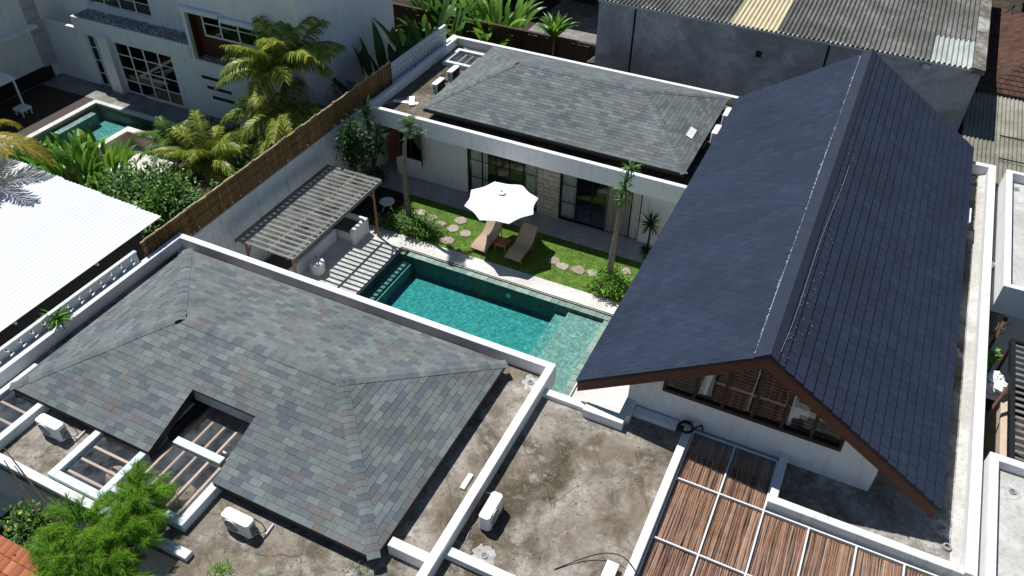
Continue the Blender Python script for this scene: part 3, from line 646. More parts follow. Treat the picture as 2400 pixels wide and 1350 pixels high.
place(AC, (-9.95, 6.75, ZS), 0.0, 'white air conditioner on stained concrete next to the feathery green tree')
place(AC, (-4.95, 9.55, ZS), math.radians(90), 'white air conditioner against the long white parapet on the flat concrete roof')

# ------------------------------------------------------------------ flat roofed link (D)
D = thing('flat_roof_link', 'flat stained concrete roof block with white parapet between the villa wing and gabled house', 'building', (-3.3, 10, 0))
holed_plate(MB(), AX1+0.002, -1.64, 4.0, 13.70, 3.40, ZS, []).build('roof_slab', 'roof_concrete', D)
m = MB(); m.box(-5.35,-1.6,13.45,13.65,0,3.399); m.box(-5.35,-5.15,4,13.45,0,3.399); m.build('wall', 'white_render', D)
MB().box(-1.65, 0.75, 13.70, 14.249, 3.40, ZS-0.004).build('roof_slab', 'roof_concrete', D)
MB().box(-3.27, -1.651, 13.701, 14.249, 3.40, ZS-0.006).build('roof_slab', 'roof_concrete', D)
MB().cbox(AX1+0.001, -4.20, 13.52, 13.74, 3.35, 3.80, 0.01).build('parapet', 'white_clean', D)
MB().cbox(-4.199, -3.10, 13.36, 13.66, 3.36, 3.94, 0.01).build('parapet', 'white_clean', D)
MB().cbox(-3.30, -3.02, 13.661, 14.30, 3.36, 3.938, 0.01).build('parapet', 'white_clean', D)
MB().cbox(AX1+0.001, -1.64, 8.17, 8.39, 3.35, 3.86, 0.01).build('parapet', 'white_clean', D)
MB().cbox(-1.64, -1.44, 4.0, 14.2, 3.30, 3.95, 0.01).build('parapet', 'white_clean', D)
drain(D, -4.65, 8.62, ZS, 0.30, 3)
MB().box(-3.0, -1.85, 13.95, 14.2, 3.66, 3.82).build('plinth', 'white_clean', D)
cab = []
for k in range(26):
    t = k/25; cab.append((-3.1+2.75*t, 9.0+0.95*math.sin(math.pi*min(1, t*1.15))*1.0 - 0.35*t, 3.668+0.32*max(0, math.sin(math.pi*t))*(1 if t > .5 else t*2)))
tag(MB().tube(cab, 0.012, 5).build('cable', 'rubber'), 'thin black cable looping over the flat concrete roof by the white box', 'cable')
bx = thing('junction_box', 'small white box standing on the flat concrete roof near the reed canopy', 'box', (-1.95, 9.4, ZS))
MB().cbox(-2.08,-1.84,9.22,9.62,ZS+0.001,ZS+0.19,0.02).build('casing','plastic_white',bx); MB().box(-2.06,-1.86,9.205,9.221,ZS+0.03,ZS+0.12).build('front_panel','plastic_grey',bx); MB().cbox(-2.1,-1.82,9.20,9.64,ZS+0.19,ZS+0.215,0.008).build('lid','plastic_white',bx)
ho = thing('hose_coil', 'coil of black hose lying against the gable wall beside the reed canopy', 'hose', (-1.62, 13.95, 3.96)); hm = MB()
pts = []
for k in range(76):
    t = k/75*math.pi*2*3; r = 0.18+0.008*math.sin(t*2.3); pts.append((-1.60+r*math.cos(t), 13.92+r*math.sin(t), 3.965+0.03*(k/75)*2+0.012))
hm.tube(pts, 0.024, 6); hm.build('hose', 'rubber', ho); MB().tube([pts[-1],(-1.35,14.0,4.05),(-1.25,14.14,4.02),(-1.2,14.18,3.8)],0.024,6).build('hose_end','rubber',ho)

# ------------------------------------------------------------------ gabled house (C)
Cc = thing('gabled_house', 'white house under a long dark blue-grey tiled gable roof', 'building', (0, 22, 0))
CX0, CX1, GY, GB = -3.28, 2.90, 14.25, 30.9
EZ, RZ, EXL, EXR, RX = 4.52, 7.44, -4.58, 4.30, -0.17
m = MB(); m.box(CX0, CX0+0.2, GY+0.2, GB, 0, 4.85); m.box(CX1-0.2, CX1, GY+0.2, GB, 0, 4.85); m.box(CX0+0.001, CX1-0.001, GB-0.2, GB, 0, 4.85); m.build('wall', 'white_clean', Cc)
def roof_z(x): return EZ + (RZ-EZ)*((x-EXL)/(RX-EXL) if x < RX else (EXR-x)/(EXR-RX))
# gable wall with a triangular-topped window: sill z ~4.75
SZ = 4.74; WL, WR = -2.42, 1.98
g = MB(); th = 0.2
g.prism([(CX0,GY,0),(CX1,GY,0),(CX1,GY,SZ),(CX0,GY,SZ)], (0,th,0))
g.prism([(CX0,GY,SZ),(WL,GY,SZ),(WL,GY,roof_z(WL)-0.12),(CX0,GY,roof_z(CX0)-0.12)], (0,th,0))
g.prism([(WR,GY,SZ),(CX1,GY,SZ),(CX1,GY,roof_z(CX1)-0.12),(WR,GY,roof_z(WR)-0.12)], (0,th,0))
g.build('gable_wall', 'white_clean', Cc)
win = MB().box(WL+0.001, WR-0.001, GY-0.03, GY+0.12, SZ-0.06, SZ+0.05).build('gable_window', 'wood_dark', Cc)
def zt(x): return roof_z(x)-0.14
for x in (WL+0.04, -1.62, -0.90, -0.17, 0.55, 1.25, WR-0.04):
    MB().box(x-0.04, x+0.04, GY-0.02, GY+0.10, SZ+0.051, zt(x)).build('mullion', 'wood_dark', win)
xs = [WL+0.08, -1.66, -0.94, -0.21, 0.51, 1.21, WR-0.08]; xe = [-1.58, -0.86, -0.13, 0.59, 1.29]
seg = [(WL+0.08,-1.66),(-1.58,-0.94),(-0.86,-0.21),(-0.13,0.51),(0.59,1.21),(1.29,WR-0.08)]
for a, b in seg:
    MB().prism([(a,GY+0.03,SZ+0.051),(b,GY+0.03,SZ+0.051),(b,GY+0.03,zt(b)),(a,GY+0.03,zt(a))], (0,0.008,0)).build('pane', 'glass', win)
    z = SZ+0.12
    while z < max(zt(a), zt(b))-0.09:
        # slat imitating the louvred reflection in the pane, trimmed to the roof line
        aa, bb = a, b
        if zt(a) < z+0.06 and zt(b) > z+0.06: aa = a+(b-a)*((z+0.06-zt(a))/(zt(b)-zt(a)))
        if zt(b) < z+0.06 and zt(a) > z+0.06: bb = b-(b-a)*((z+0.06-zt(b))/(zt(a)-zt(b)))
        if bb-aa > 0.05: MB().bar((aa,GY+0.13,z),(bb,GY+0.13,z),0.05,0.045).build('blind_slat', 'wood_fence', win)
        z += 0.105
for (x0_,x1_,z0_,z1_) in ((-1.42,-1.22,4.95,5.95),(0.62,0.74,4.9,5.9),(0.74,1.05,5.25,5.75)):
    MB().box(x0_,x1_,GY+0.055,GY+0.065,z0_,min(z1_,zt(x0_)-0.05,zt(x1_)-0.05)).build('paper_strip','plastic_grey',win)  # grey strips standing in for pale reflections on the glass
# dark panel added behind the slats so the attic looks unlit
MB().prism([(CX0+0.25,GY+0.32,4.11),(CX1-0.25,GY+0.32,4.11),(CX1-0.25,GY+0.32,roof_z(CX1-0.25)-0.2),(RX,GY+0.32,RZ-0.25),(CX0+0.25,GY+0.32,roof_z(CX0+0.25)-0.2)],(0,0.05,0)).build('attic_screen', 'wood_dark', Cc)
MB().box(CX0+0.21, CX1-0.21, GY+0.21, GB-0.21, 4.0, 4.1).build('ceiling_slab', 'interior', Cc)
# right gutter roof
MB().box(CX1+0.001, 5.02, 12.87, 31.0, 3.40, ZS).build('roof_slab', 'roof_concrete_grey', Cc)
MB().box(0.95, CX1, 12.871, GY-0.001, 3.40, ZS-0.004).build('roof_slab', 'roof_concrete_grey', Cc)
m = MB(); m.box(5.05, 5.24, 12.7, 31.15, 0, 3.399); m.box(0.8, 5.05, 12.70, 12.85, 0, 3.399); m.build('wall', 'white_old', Cc)
MB().cbox(5.01, 5.26, 12.66, 31.2, 3.38, ZP, 0.015).build('parapet', 'white_clean', Cc)
MB().cbox(0.76, 5.009, 12.66, 12.87, 2.6, 3.96, 0.012).build('parapet', 'white_old', Cc)
MB().cbox(0.76, 0.95, 12.871, 14.245, 3.30, 3.958, 0.012).build('parapet', 'white_clean', Cc)
MB().cbox(2.9, 5.009, 30.95, 31.19, 3.38, ZP-0.002, 0.012).build('parapet', 'white_clean', Cc)
MB().prism([(5.008,12.88,ZS+0.001),(4.80,12.88,ZS+0.001),(5.008,12.88,ZS+0.10)], (0,18.0,0)).build('cement_fillet', 'roof_concrete_pale', Cc)
for i, (x, y) in enumerate(((4.62,30.5),(4.60,26.7),(4.52,20.3),(4.60,13.95))): drain(Cc, x, y, ZS, 0.26, 10+i)
MB().ring((4.72,13.45), 0.06, 0.10, ZS, ZS+0.06, 14).build('pipe_stub', 'plastic_grey', Cc)
# roof
Y0, Y1 = 13.70, 31.30
EL_, ER_ = Vector((EXL,Y0,EZ)), Vector((EXR,Y0,EZ))
RC = MB().prism([(EXL+0.03,Y0+0.03,EZ-0.03),(RX,Y0+0.03,RZ-0.03),(EXR-0.03,Y0+0.03,EZ-0.03),(EXR-0.03,Y0+0.03,EZ-0.12),(RX,Y0+0.03,RZ-0.13),(EXL+0.03,Y0+0.03,EZ-0.12)], (0,Y1-Y0-0.06,0)).build('gable_roof', 'under_roof', Cc)
TC = Tiling(0.333, 0.2905, 0.011, 0.006, 0.038, 9); TL = Tiling(0.333, 0.2905, 0.008, 0.004, 0.015, 10)
Lr = math.hypot(RX-EXL, RZ-EZ); Rr = math.hypot(EXR-RX, RZ-EZ)
ul = Vector((0,-1,0)); vl = Vector((RX-EXL,0,RZ-EZ)); TL.slope((EXL,Y1,EZ-0.02), ul, vl, [[(0,0),(Y1-Y0,0),(Y1-Y0,Lr-0.05),(0,Lr-0.05)]], 0.5, 0.003)
ur = Vector((0,1,0)); vr = Vector((RX-EXR,0,RZ-EZ)); TC.slope((EXR,Y0,EZ-0.02), ur, vr, [[(0,0),(Y1-Y0,0),(Y1-Y0,Rr-0.05),(0,Rr-0.05)]], 0.5, 0.003)
TL.finish(RC, 'roof_tile', 'slate_single', 'slate_field', 150); TC.finish(RC, 'roof_tile', 'slate_single', 'slate_field', 150)
nl = Vector((-(RZ-EZ),0,RX-EXL)).normalized(); nr = Vector((RZ-EZ,0,EXR-RX)).normalized(); vl.normalize(); vr.normalize()
rp = Vector((RX,Y0-0.02,RZ))
yy = Y0-0.02; k = 0
while yy < Y1:
    y2 = min(yy+1.78, Y1+0.02); P = Vector((RX,yy,RZ)); c = [P+nl*0.03-vl*0.36, P+nl*0.055, P+nr*0.055, P+nr*0.03-vr*0.22]; c[1] = c[2] = P+Vector((0,0,0.065+0.004*(k%2)))
    low = [c[0]-nl*0.03, c[3]-nr*0.03]
    MB().prism([c[0],c[1],c[3],low[1],P-Vector((0,0,0.03)),low[0]], (0,y2-yy-0.003,0)).build('ridge_cap', 'ridge_metal', RC); yy = y2; k += 1
# ragged mortar along the ridge cap edge and droppings
mo = MB(); r2 = random.Random(4)
y = Y0+0.1
while y < Y1-0.3:
    L = r2.uniform(0.015,0.07); dens = 0.5+0.5*math.sin(y*0.9)+0.25*math.sin(y*3.1)
    if r2.random() < 0.72+0.25*dens:
        w = r2.uniform(0.003,0.008+0.014*max(0,dens)); s0 = 0.362; P = Vector((RX,y,RZ))
        a = P-vl*s0+nl*0.036; b = a-vl*w*(1 if r2.random() < .8 else 3)
        mo.prism([a, a+Vector((0,L,0)), b+Vector((0,L*0.7,0)), b+Vector((0,L*0.2,0))], nl*0.006)
    y += L*0.8
for k in range(70):
    y = Y0+abs(r2.gauss(0,1.0))*6; s0 = 0.26+abs(r2.gauss(0,0.25)); e = r2.uniform(0.006,0.018); P = Vector((RX,min(y,Y1-1),RZ))-vr*s0+nr*0.03
    mo.prism([P, P+Vector((0,e,0)), P+Vector((0,e,0))-vr*e*r2.uniform(1,3), P-vr*e], nr*0.004)
mo.build('mortar_line', 'mortar', RC, kind='stuff')
# barge boards, soffit, eaves
def slope_board(y0, th, z_top, z_bot, mat, name):
    for (xa, xb) in ((EXL+0.05, RX), (RX, EXR-0.05)):
        za, zb_ = roof_z(xa), roof_z(xb)
        MB().prism([(xa,y0,za+z_top),(xb,y0,zb_+z_top),(xb,y0,zb_+z_bot),(xa,y0,za+z_bot)], (0,th,0)).build(name, mat, RC)
slope_board(Y0+0.02, 0.05, -0.02, -0.10, 'frame_black', 'barge_trim'); slope_board(Y0+0.05, 0.06, -0.101, -0.47, 'wood_red', 'barge_board'); slope_board(Y1-0.08, 0.05, -0.02, -0.30, 'wood_red', 'barge_board')
slope_board(Y0+0.11, 0.44, -0.14, -0.17, 'wood_dark', 'soffit')
MB().box(EXL+0.06, EXL+0.10, Y0+0.12, Y1-0.1, EZ-0.24, EZ-0.05).build('eave_board', 'wood_red', RC); MB().box(EXR-0.10, EXR-0.06, Y0+0.12, Y1-0.1, EZ-0.24, EZ-0.05).build('eave_board', 'wood_dark', RC)
for k in range(9):
    yb = Y0+0.9+k*2.0
    MB().bar((EXL+0.11,yb,EZ-0.12),(CX0,yb,roof_z(CX0)-0.16),0.06,0.12).build('rafter','wood_red',RC); MB().bar((EXR-0.11,yb,EZ-0.12),(CX1,yb,roof_z(CX1)-0.16),0.06,0.12).build('rafter','wood_red',RC)
# loose things on the gutter and slopes
b2 = thing('fallen_bracket', 'black bracket hanging off the right eave of the dark tiled roof', 'bracket', (4.36,25.4,3.66))
MB().box(4.30,4.50,24.9,25.7,3.66,3.80).build('tray','rubber',b2); MB().bar((4.3,25.7,4.28),(4.42,25.0,3.80),0.04,0.04).build('arm','rubber',b2)
tag(MB().box(4.36,4.46,26.3,27.2,4.30,4.36).bar((4.41,26.7,3.66),(4.41,26.7,4.3),0.03,0.03).build('gutter_strip','plastic_white'), 'white strip standing beside the right eave of the dark tiled roof', 'strip')
P = Vector((RX,20.6,RZ))
def on_r(s, y, h=0.03): return Vector((RX,y,RZ))-vr*s+nr*h
pts = [on_r(0.4+0.0*k,24.0-0.02*k) for k in range(2)]
pts = [on_r(0.35+2.3*t, 23.6-1.6*math.sin(math.pi*t*0.95)+1.1*t*t*2.2, 0.035) for t in [i/24 for i in range(25)]]
pts = [on_r(0.20+0.25*t+0.03*math.sin(9*t), 14.0+9.0*t, 0.04) for t in [i/24 for i in range(25)]]
tag(MB().tube(pts, 0.0022, 4).build('thin_wire', 'metal_pale'), 'thin pale wire running along the ridge of the dark roof', 'wire')

# ------------------------------------------------------------------ reed canopy with white frame
RP = thing('reed_canopy', 'white framed glass canopy over brown reed matting beside the gabled house', 'canopy', (0.5, 10.5, 0))
XL = [-1.40, -0.33, 0.74, 1.79, 2.85, 3.88, 4.95]; YL = [14.13, 12.53, 10.72, 8.9, 7.1, 5.3]
reed = MB(); rz = random.Random(21)
def reeds(x0,x1,y0,y1):
    x = x0
    while x < x1:
        w = rz.uniform(0.022,0.050); pts = []
        n = 5; ph = rz.uniform(0,6); am = rz.uniform(0.004,0.018); sk = rz.uniform(-0.02,0.02)
        for i in range(n+1):
            t = i/n; pts.append((x+am*math.sin(ph+t*5)+sk*(t-.5), y0+(y1-y0)*t, 3.655+rz.uniform(-0.006,0.010)))
        a = MB(); vs = []; fs = []
        for (px,py,pz) in pts: vs += [(px-w/2,py,pz-0.012),(px,py,pz+0.006),(px+w/2,py,pz-0.012)]
        for i in range(n): fs += [(3*i,3*i+1,3*i+4,3*i+3),(3*i+1,3*i+2,3*i+5,3*i+4)]
        reed.add(vs, fs); x += w*rz.uniform(0.8,1.3)
for i in range(len(XL)-1):
    for j in range(len(YL)-1):
        if i >= 2 and j == 0: continue
        x0_, x1_, y1_, y0_ = XL[i]+0.02, XL[i+1]-0.02, YL[j]-0.02, YL[j+1]+0.02
        reeds(x0_, x1_, y0_, y1_)
        box('glass_pane', 'glass_clear', RP, x0_+0.006, x1_-0.006, y0_+0.006, y1_-0.006, 3.70, 3.708)
reed.build('reed_matting', 'cane_roof', RP, kind='stuff')
for i, x in enumerate(XL):
    y1_ = YL[0] if i <= 2 else YL[1]
    MB().cbox(x-0.02, x+0.02, YL[-1], y1_, 3.68, 3.745, 0.004).build('frame_bar', 'frame_white', RP)
for j, y in enumerate(YL):
    MB().cbox(XL[0]+0.021, (XL[2] if j == 0 else XL[-1])-0.021, y-0.02, y+0.02, 3.68, 3.743, 0.004).build('frame_bar', 'frame_white', RP)
for x in (-0.9,-0.33,0.3,1.2,2.3,3.4,4.4): MB().box(x-0.03,x+0.03,5.3,12.5 if x > .7 else 14.1,3.48,3.58).build('joist','wood_tan',RP)
for x in (-1.3, 4.9): MB().box(x-0.06,x+0.06,5.4,5.52,0,3.48).build('post','wood_tan',RP)

# ------------------------------------------------------------------ rear villa wing (B)
B = thing('rear_villa', 'rear white villa with grey shingle hip roof and glass doors onto the lawn', 'building', (-11, 29, 0))
BX0, BX1, BY0, BY1, BS, BP = -18.75, -3.45, 25.02, 33.0, 3.30, 3.70
BW = 25.95
bh = [(-18.0,-16.55,30.75,31.95)]
holed_plate(MB(), BX0+0.22, BX1, BY0+0.22, BY1-0.22, 2.95, BS, bh).build('roof_slab', 'roof_concrete_dark', B)
for a in ((BX0, BX0+0.2, BY0, BY1), (BX0+0.201, BX1, BY0, BY0+0.2), (BX0+0.201, BX1, BY1-0.2, BY1-0.001)):
    MB().cbox(*a, 2.93, BP-(0.0 if a[0] == BX0 else 0.002), 0.012).build('parapet', 'white_clean', B)
ops = [(-17.75,-16.75,1.05,2.35), (-14.43,-11.10,0.06,2.62), (-10.13,-6.60,0.06,2.62)]
fw = MB(); holed_wall_x(fw, -18.05, BX1, 0.0, 2.93, BW, BW+0.18, ops); fw.build('front_wall', 'white_render', B)
m = MB(); m.box(-18.05,-17.87,BW+0.181,32.8,0,2.93); m.box(-18.05,BX1,32.8,32.95,0,2.93); m.box(BX1-0.18,BX1-0.001,BW+0.181,32.79,0,2.93); m.build('wall', 'interior', B)
MB().box(-18.70,-18.06,28.2,28.35,0,2.93).build('side_wall','white_render',B)
# stone pier
pier = MB().box(-11.10,-10.13,BW-0.03,BW-0.001,0.06,2.93).build('stone_pier', 'plaster_beige', B)
r3 = random.Random(8); z = 0.07
while z < 2.90:
    h = min(r3.uniform(0.14,0.26), 2.92-z); x = -11.09
    while x < -10.16:
        w = min(r3.uniform(0.14,0.36), -10.14-x)
        if w > 0.04:
            j = lambda s: r3.uniform(0,s); g_ = 0.012
            MB().prism([(x+g_+j(.02),BW-0.03,z+g_+j(.02)),(x+w-g_-j(.02),BW-0.03,z+g_+j(.03)),(x+w-g_,BW-0.03,z+h*0.5),(x+w-g_-j(.03),BW-0.03,z+h-g_-j(.02)),(x+g_+j(.03),BW-0.03,z+h-g_),(x+g_,BW-0.03,z+h*0.45)], (0,-r3.uniform(0.015,0.045),0)).build('stone','stone_clad',pier)
        x += w
    z += h
def glazing(x0, x1, z0, z1, cols, parent_name):
    fr = MB().box(x0,x1,BW+0.04,BW+0.11,z0,z0+0.05).box(x0,x1,BW+0.04,BW+0.11,z1-0.05,z1).box(x0,x0+0.05,BW+0.04,BW+0.11,z0+0.05,z1-0.05).box(x1-0.05,x1,BW+0.04,BW+0.11,z0+0.05,z1-0.05).build(parent_name,'frame_black',B)
    for i in range(cols):
        a = x0+0.05+(x1-x0-0.1)*i/cols; b = x0+0.05+(x1-x0-0.1)*(i+1)/cols
        if i: MB().box(a-0.02,a+0.02,BW+0.045,BW+0.105,z0+0.05,z1-0.05).build('glazing_bar','frame_black',fr)
        for k in range(1,3):
            zz = z0+(z1-z0)*k/3; MB().box(a+0.021,b-0.021,BW+0.06,BW+0.09,zz-0.012,zz+0.012).build('glazing_bar','frame_black',fr)
        MB().box(a+0.02,b-0.02,BW+0.07,BW+0.078,z0+0.05,z1-0.05).build('pane','glass',fr)
    return fr
glazing(-14.43,-11.10,0.06,2.62,5,'sliding_door'); glazing(-10.13,-6.60,0.06,2.62,5,'sliding_door')
def curtain(x0, x1, y, z0, z1, mat, folds, label, seed):
    r = random.Random(seed); n = folds*6; vs = []; fs = []
    for i in range(n+1):
        t = i/n; x = x0+(x1-x0)*t; yy = y+0.05*math.sin(t*folds*6.283)+r.uniform(-.008,.008)
        vs += [(x+r.uniform(-.01,.01), yy*1.0+0.02*math.sin(t*9), z0), (x, yy, z1)]
    for i in range(n): fs.append((2*i,2*i+2,2*i+3,2*i+1))
    t = thing('curtain', label, 'curtain', ((x0+x1)/2,y,z0), 'curtains of the rear villa'); MB().add(vs, fs).build('cloth', mat, t, smooth=True); MB().tube([(x0-0.05,y,z1+0.02),(x1+0.05,y,z1+0.02)],0.015,6).build('rail','frame_black',t)
curtain(-14.35,-13.55,BW+0.22,0.08,2.6,'curtain',6,'white curtain at the door nearest the shuttered window',1); curtain(-11.75,-11.15,BW+0.22,0.08,2.6,'curtain',4,'white curtain just beside the stone pier behind the parasol',2)
curtain(-10.08,-9.45,BW+0.22,0.08,2.6,'curtain',5,'white curtain behind the gridded door next to the stone pier',3); curtain(-8.05,-7.05,BW+0.015,0.08,2.62,'curtain_brown',8,'brown drape hanging at the right end of the glass door behind the palm',4); curtain(-7.0,-6.65,BW+0.02,0.08,2.62,'curtain',3,'white drape at the far right edge of the glass doors',5)
for (bx0, lab) in ((-13.2,'bed with pale linen inside the glass door behind the parasol'), (-9.2,'bed with pale linen inside the glass door by the right palm')):
    bd = thing('bed', lab, 'bed', (bx0+0.9,29,0.06)); MB().cbox(bx0,bx0+1.8,28.0,30.0,0.3,0.6,0.05).build('mattress','curtain',bd); MB().box(bx0-0.03,bx0+1.83,27.97,30.1,0.06,0.3).build('base','wood_dark',bd); MB().cbox(bx0+0.15,bx0+1.65,29.5,29.95,0.601,0.75,0.06).build('pillow','fabric_white',bd)
structure('room_floor', MB().box(-17.85,BX1-0.2,BW+0.19,32.78,0.061,0.07), 'tile_grey')
# shuttered window
wf = MB().box(-17.80,-16.70,BW-0.02,BW+0.06,1.0,1.06).box(-17.80,-16.70,BW-0.02,BW+0.06,2.34,2.40).box(-17.80,-17.74,BW-0.02,BW+0.06,1.06,2.34).box(-16.76,-16.70,BW-0.02,BW+0.06,1.06,2.34).build('window_frame','wood_red',B)
MB().box(-17.74,-16.76,BW+0.03,BW+0.038,1.06,2.34).build('pane','glass_dark',wf); MB().box(-17.27,-17.23,BW-0.01,BW+0.05,1.06,2.34).build('glazing_bar','wood_red',wf)
for (hx, ang) in ((-17.80, math.radians(125)), (-16.70, math.radians(-55+110))):
    d = Vector((math.cos(ang), -abs(math.sin(ang)), 0)); a = Vector((hx,BW-0.03,1.0)); b = a+d*0.56
    sh = MB().prism([a,b,b+Vector((0,0,1.4)),a+Vector((0,0,1.4))], (d.y*0.03,-d.x*0.03,0)).build('shutter','wood_red',B)
    for k in range(9):
        zz = 1.12+k*0.135; MB().bar(a+d*0.06+Vector((d.y*-0.012,d.x*0.012,zz-1.0)), b-d*0.06+Vector((d.y*-0.012,d.x*0.012,zz-1.0)), 0.02, 0.07).build('louvre','wood_red',sh)
# roof B
ZB = 3.86
RB = MB().box(-15.8,-5.5,26.2,31.9,BS+0.001,ZB-0.08).build('hip_roof','under_roof',B)
TB = Tiling(0.335,0.165,0.006,0.003,0.012,6)
hip_roof(RB, TB, [(-16.37,25.66,ZB),(-5.10,25.66,ZB),(-5.10,32.40,ZB),(-16.37,32.40,ZB)], [(-13.55,29.03,5.06),(-7.95,29.03,5.06)], 'shingle_single')
TB.finish(RB, 'shingle', 'shingle_single', 'shingle_field')
fb = MB(); fb.box(-16.3,-5.12,25.68,25.71,ZB-0.17,ZB-0.02); fb.box(-16.36,-16.33,25.77,32.3,ZB-0.17,ZB-0.02); fb.box(-5.15,-5.12,25.77,32.3,ZB-0.17,ZB-0.02); fb.build('fascia','wood_dark',RB)
# skylight at the back left of B
for a in ((-18.15,-16.5,31.95,32.15),(-18.15,-16.6,30.55,30.75),(-18.15,-17.95,30.751,31.949)): MB().cbox(*a,BS+0.001,BS+0.22-(0.004 if a[1] > -17 else 0),0.01).build('skylight_beam','pale_beam',B)
MB().box(-17.949,-16.5,30.751,31.949,BS+0.10,BS+0.11).build('glass_pane','glass_dusty',B)
for x in (-17.6,-17.25,-16.9): MB().bar((x,30.75,BS+0.04),(x,31.95,BS+0.04),0.05,0.08).build('batten','wood_pale',B)
w = MB(); w.box(-18.05,-18.0,30.75,31.95,1.5,2.949); w.box(-16.55,-16.5,30.75,31.95,1.5,2.949); w.box(-18.05,-16.5,31.95,32.0,1.5,2.949); w.box(-18.05,-16.5,30.7,30.75,1.5,2.949); w.box(-18.0,-16.55,30.75,31.95,1.4,1.5); w.build('well_wall','leaf_dry',B)
drain(B, -18.15, 32.45, BS, 0.25, 20)
place(AC, (-16.98,28.15,BS), math.radians(-90), 'white air conditioner on the rear villa roof, the one nearer the lawn')
place(AC, (-16.98,29.5,BS), math.radians(-90), 'white air conditioner on the rear villa roof beside the glass skylight')
place(AC, (-4.75,30.5,BS+0.35), math.radians(90), 'white air conditioner half hidden beneath the dark roof, near the back parapet')
place(AC, (-4.78,28.9,BS+0.35), math.radians(90), 'white air conditioner half hidden beneath the dark roof, beside the loose white sheet')
# loose boards and sheet
jb = thing('scrap_boards', 'pair of white scrap boards lying on the rear villa flat roof', 'boards', (-17.6,26.6,BS))
for (a,b_,w_) in (((-18.3,26.5,BS+0.03),(-17.2,26.75,BS+0.03),0.22),((-17.75,27.15,BS+0.06),(-17.35,26.45,BS+0.06),0.24)): MB().bar(a,b_,w_,0.02).build('board','plastic_white',jb)
rod = tag(MB().tube([(-18.5,26.1,BS+0.02),(-17.9,27.1,BS+0.03)],0.012,5).build('metal_rod','metal_pale'), 'thin rod lying in shade on the rear villa flat roof', 'rod')
# sheet of paper lying on right hip
pR = Vector((-5.10,27.9,ZB)); uR, vR, nR = slope_frame((-5.10,25.66,ZB),(-5.10,32.40,ZB),(-7.95,29.03,5.06))
q = pR+vR*0.45+nR*0.03
tag(MB().prism([q,q+uR*0.75,q+uR*0.75+vR*0.28,q+vR*0.28], nR*0.008).build('white_sheet','plastic_white'), 'loose white sheet lying on the right hip of the rear shingle roof', 'sheet')

# ------------------------------------------------------------------ boundary wall, bamboo screen, breeze block walls
BWL = thing('boundary_wall', 'white boundary wall carrying the bamboo screen beside the pergola', 'wall', (-19.05,18,0))
MB().box(-19.14,-18.96,5.0,33.4,-0.9,3.52).build('masonry','white_old',BWL)
FN = thing('bamboo_screen', 'brown bamboo cane screen on top of the white boundary wall', 'fence', (-19.0,20,3.5))
cn = MB(); tips = MB(); r4 = random.Random(5); y = 13.05
while y < 27.55:
    w = r4.uniform(0.014,0.030); top = 4.50+r4.uniform(-0.04,0.05); xo = r4.uniform(-0.012,0.012)
    x0_ = -18.985+xo
    cn.add([(x0_,y,3.50),(x0_+0.012,y+w/2,3.50),(x0_,y+w,3.50),(x0_+r4.uniform(-.01,.01),y,top),(x0_+0.012,y+w/2,top),(x0_,y+w,top)], [(0,1,4,3),(1,2,5,4)])
    cn.add([(x0_-0.06,y,3.50),(x0_-0.07,y+w/2,3.50),(x0_-0.06,y+w,3.50),(x0_-0.06,y,top),(x0_-0.07,y+w/2,top),(x0_-0.06,y+w,top)], [(3,4,1,0),(4,5,2,1)])
    y += w*0.92
cn.build('canes','cane_fence',FN,kind='stuff')
for z in (3.62,4.02,4.34): MB().tube([(-18.965,13.05,z),(-18.96,20,z+0.01),(-18.965,27.5,z)],0.018,6).build('binding_rail','cane_fence',FN)
y = 13.2
while y < 27.4:
    L = r4.uniform(0.10,0.45); z = 4.53+r4.uniform(-.02,.03); tips.tube([(-19.02+r4.uniform(-.02,.02),y,z),(-19.02+r4.uniform(-.03,.03),y+L,z+r4.uniform(-.02,.02))], r4.uniform(0.022,0.045), 6); y += L+r4.choice((0.02,0.05,0.25,0.5))
tips.build('top_pole','cane_tip',FN,kind='stuff')
MB().tube([(-19.03,13.05,4.50),(-19.03,27.5,4.50)],0.035,8).build('top_rail','cane_tip',FN)
def block_mesh():
    # square vent block: rim, two solid side triangles, pinched centre; lies in YZ, depth along X
    s = 0.40; b = MB(); f = 0.05
    b.box(0,0.09,0,s,0,f); b.box(0,0.09,0,s,s-f,s); b.box(0,0.09,0,f,f,s-f); b.box(0,0.09,s-f,s,f,s-f)
    b.prism([(0,f,f),(0,s*0.47,s*0.5),(0,f,s-f)],(0.085,0,0)); b.prism([(0,s-f,f),(0,s-f,s-f),(0,s*0.53,s*0.5)],(0.085,0,0))
    b.prism([(0,f,f),(0,s*0.38,f),(0,s*0.52,s*0.48),(0,s*0.46,s*0.52)],(0.08,0,0)); b.prism([(0,s-f,s-f),(0,s*0.62,s-f),(0,s*0.47,s*0.52),(0,s*0.53,s*0.48)],(0.08,0,0))
    return b
def breeze(name, label, y0, n, z0, rows, x, s=1.0):
    t = thing(name, label, 'wall', (x, y0, z0))
    src = block_mesh(); o = src.build('vent_block','block_white'); me = o.data; bpy.data.objects.remove(o)
    for r in range(rows):
        for k in range(n):
            o = bpy.data.objects.new('vent_block', me); COL.objects.link(o); o.parent = t; o.location = (0, k*0.404*s, r*0.404*s); o.scale = (1, s, s)
    MB().cbox(x-0.02,x+0.11,y0-0.02,y0+n*0.404*s+0.02,z0+rows*0.404*s,z0+rows*0.404*s+0.05,0.01).build('coping','block_white',t)
    return t
breeze('breeze_block_wall','white breeze block wall beside the white corrugated roof', 4.3, 21, 3.525, 2, -19.10)
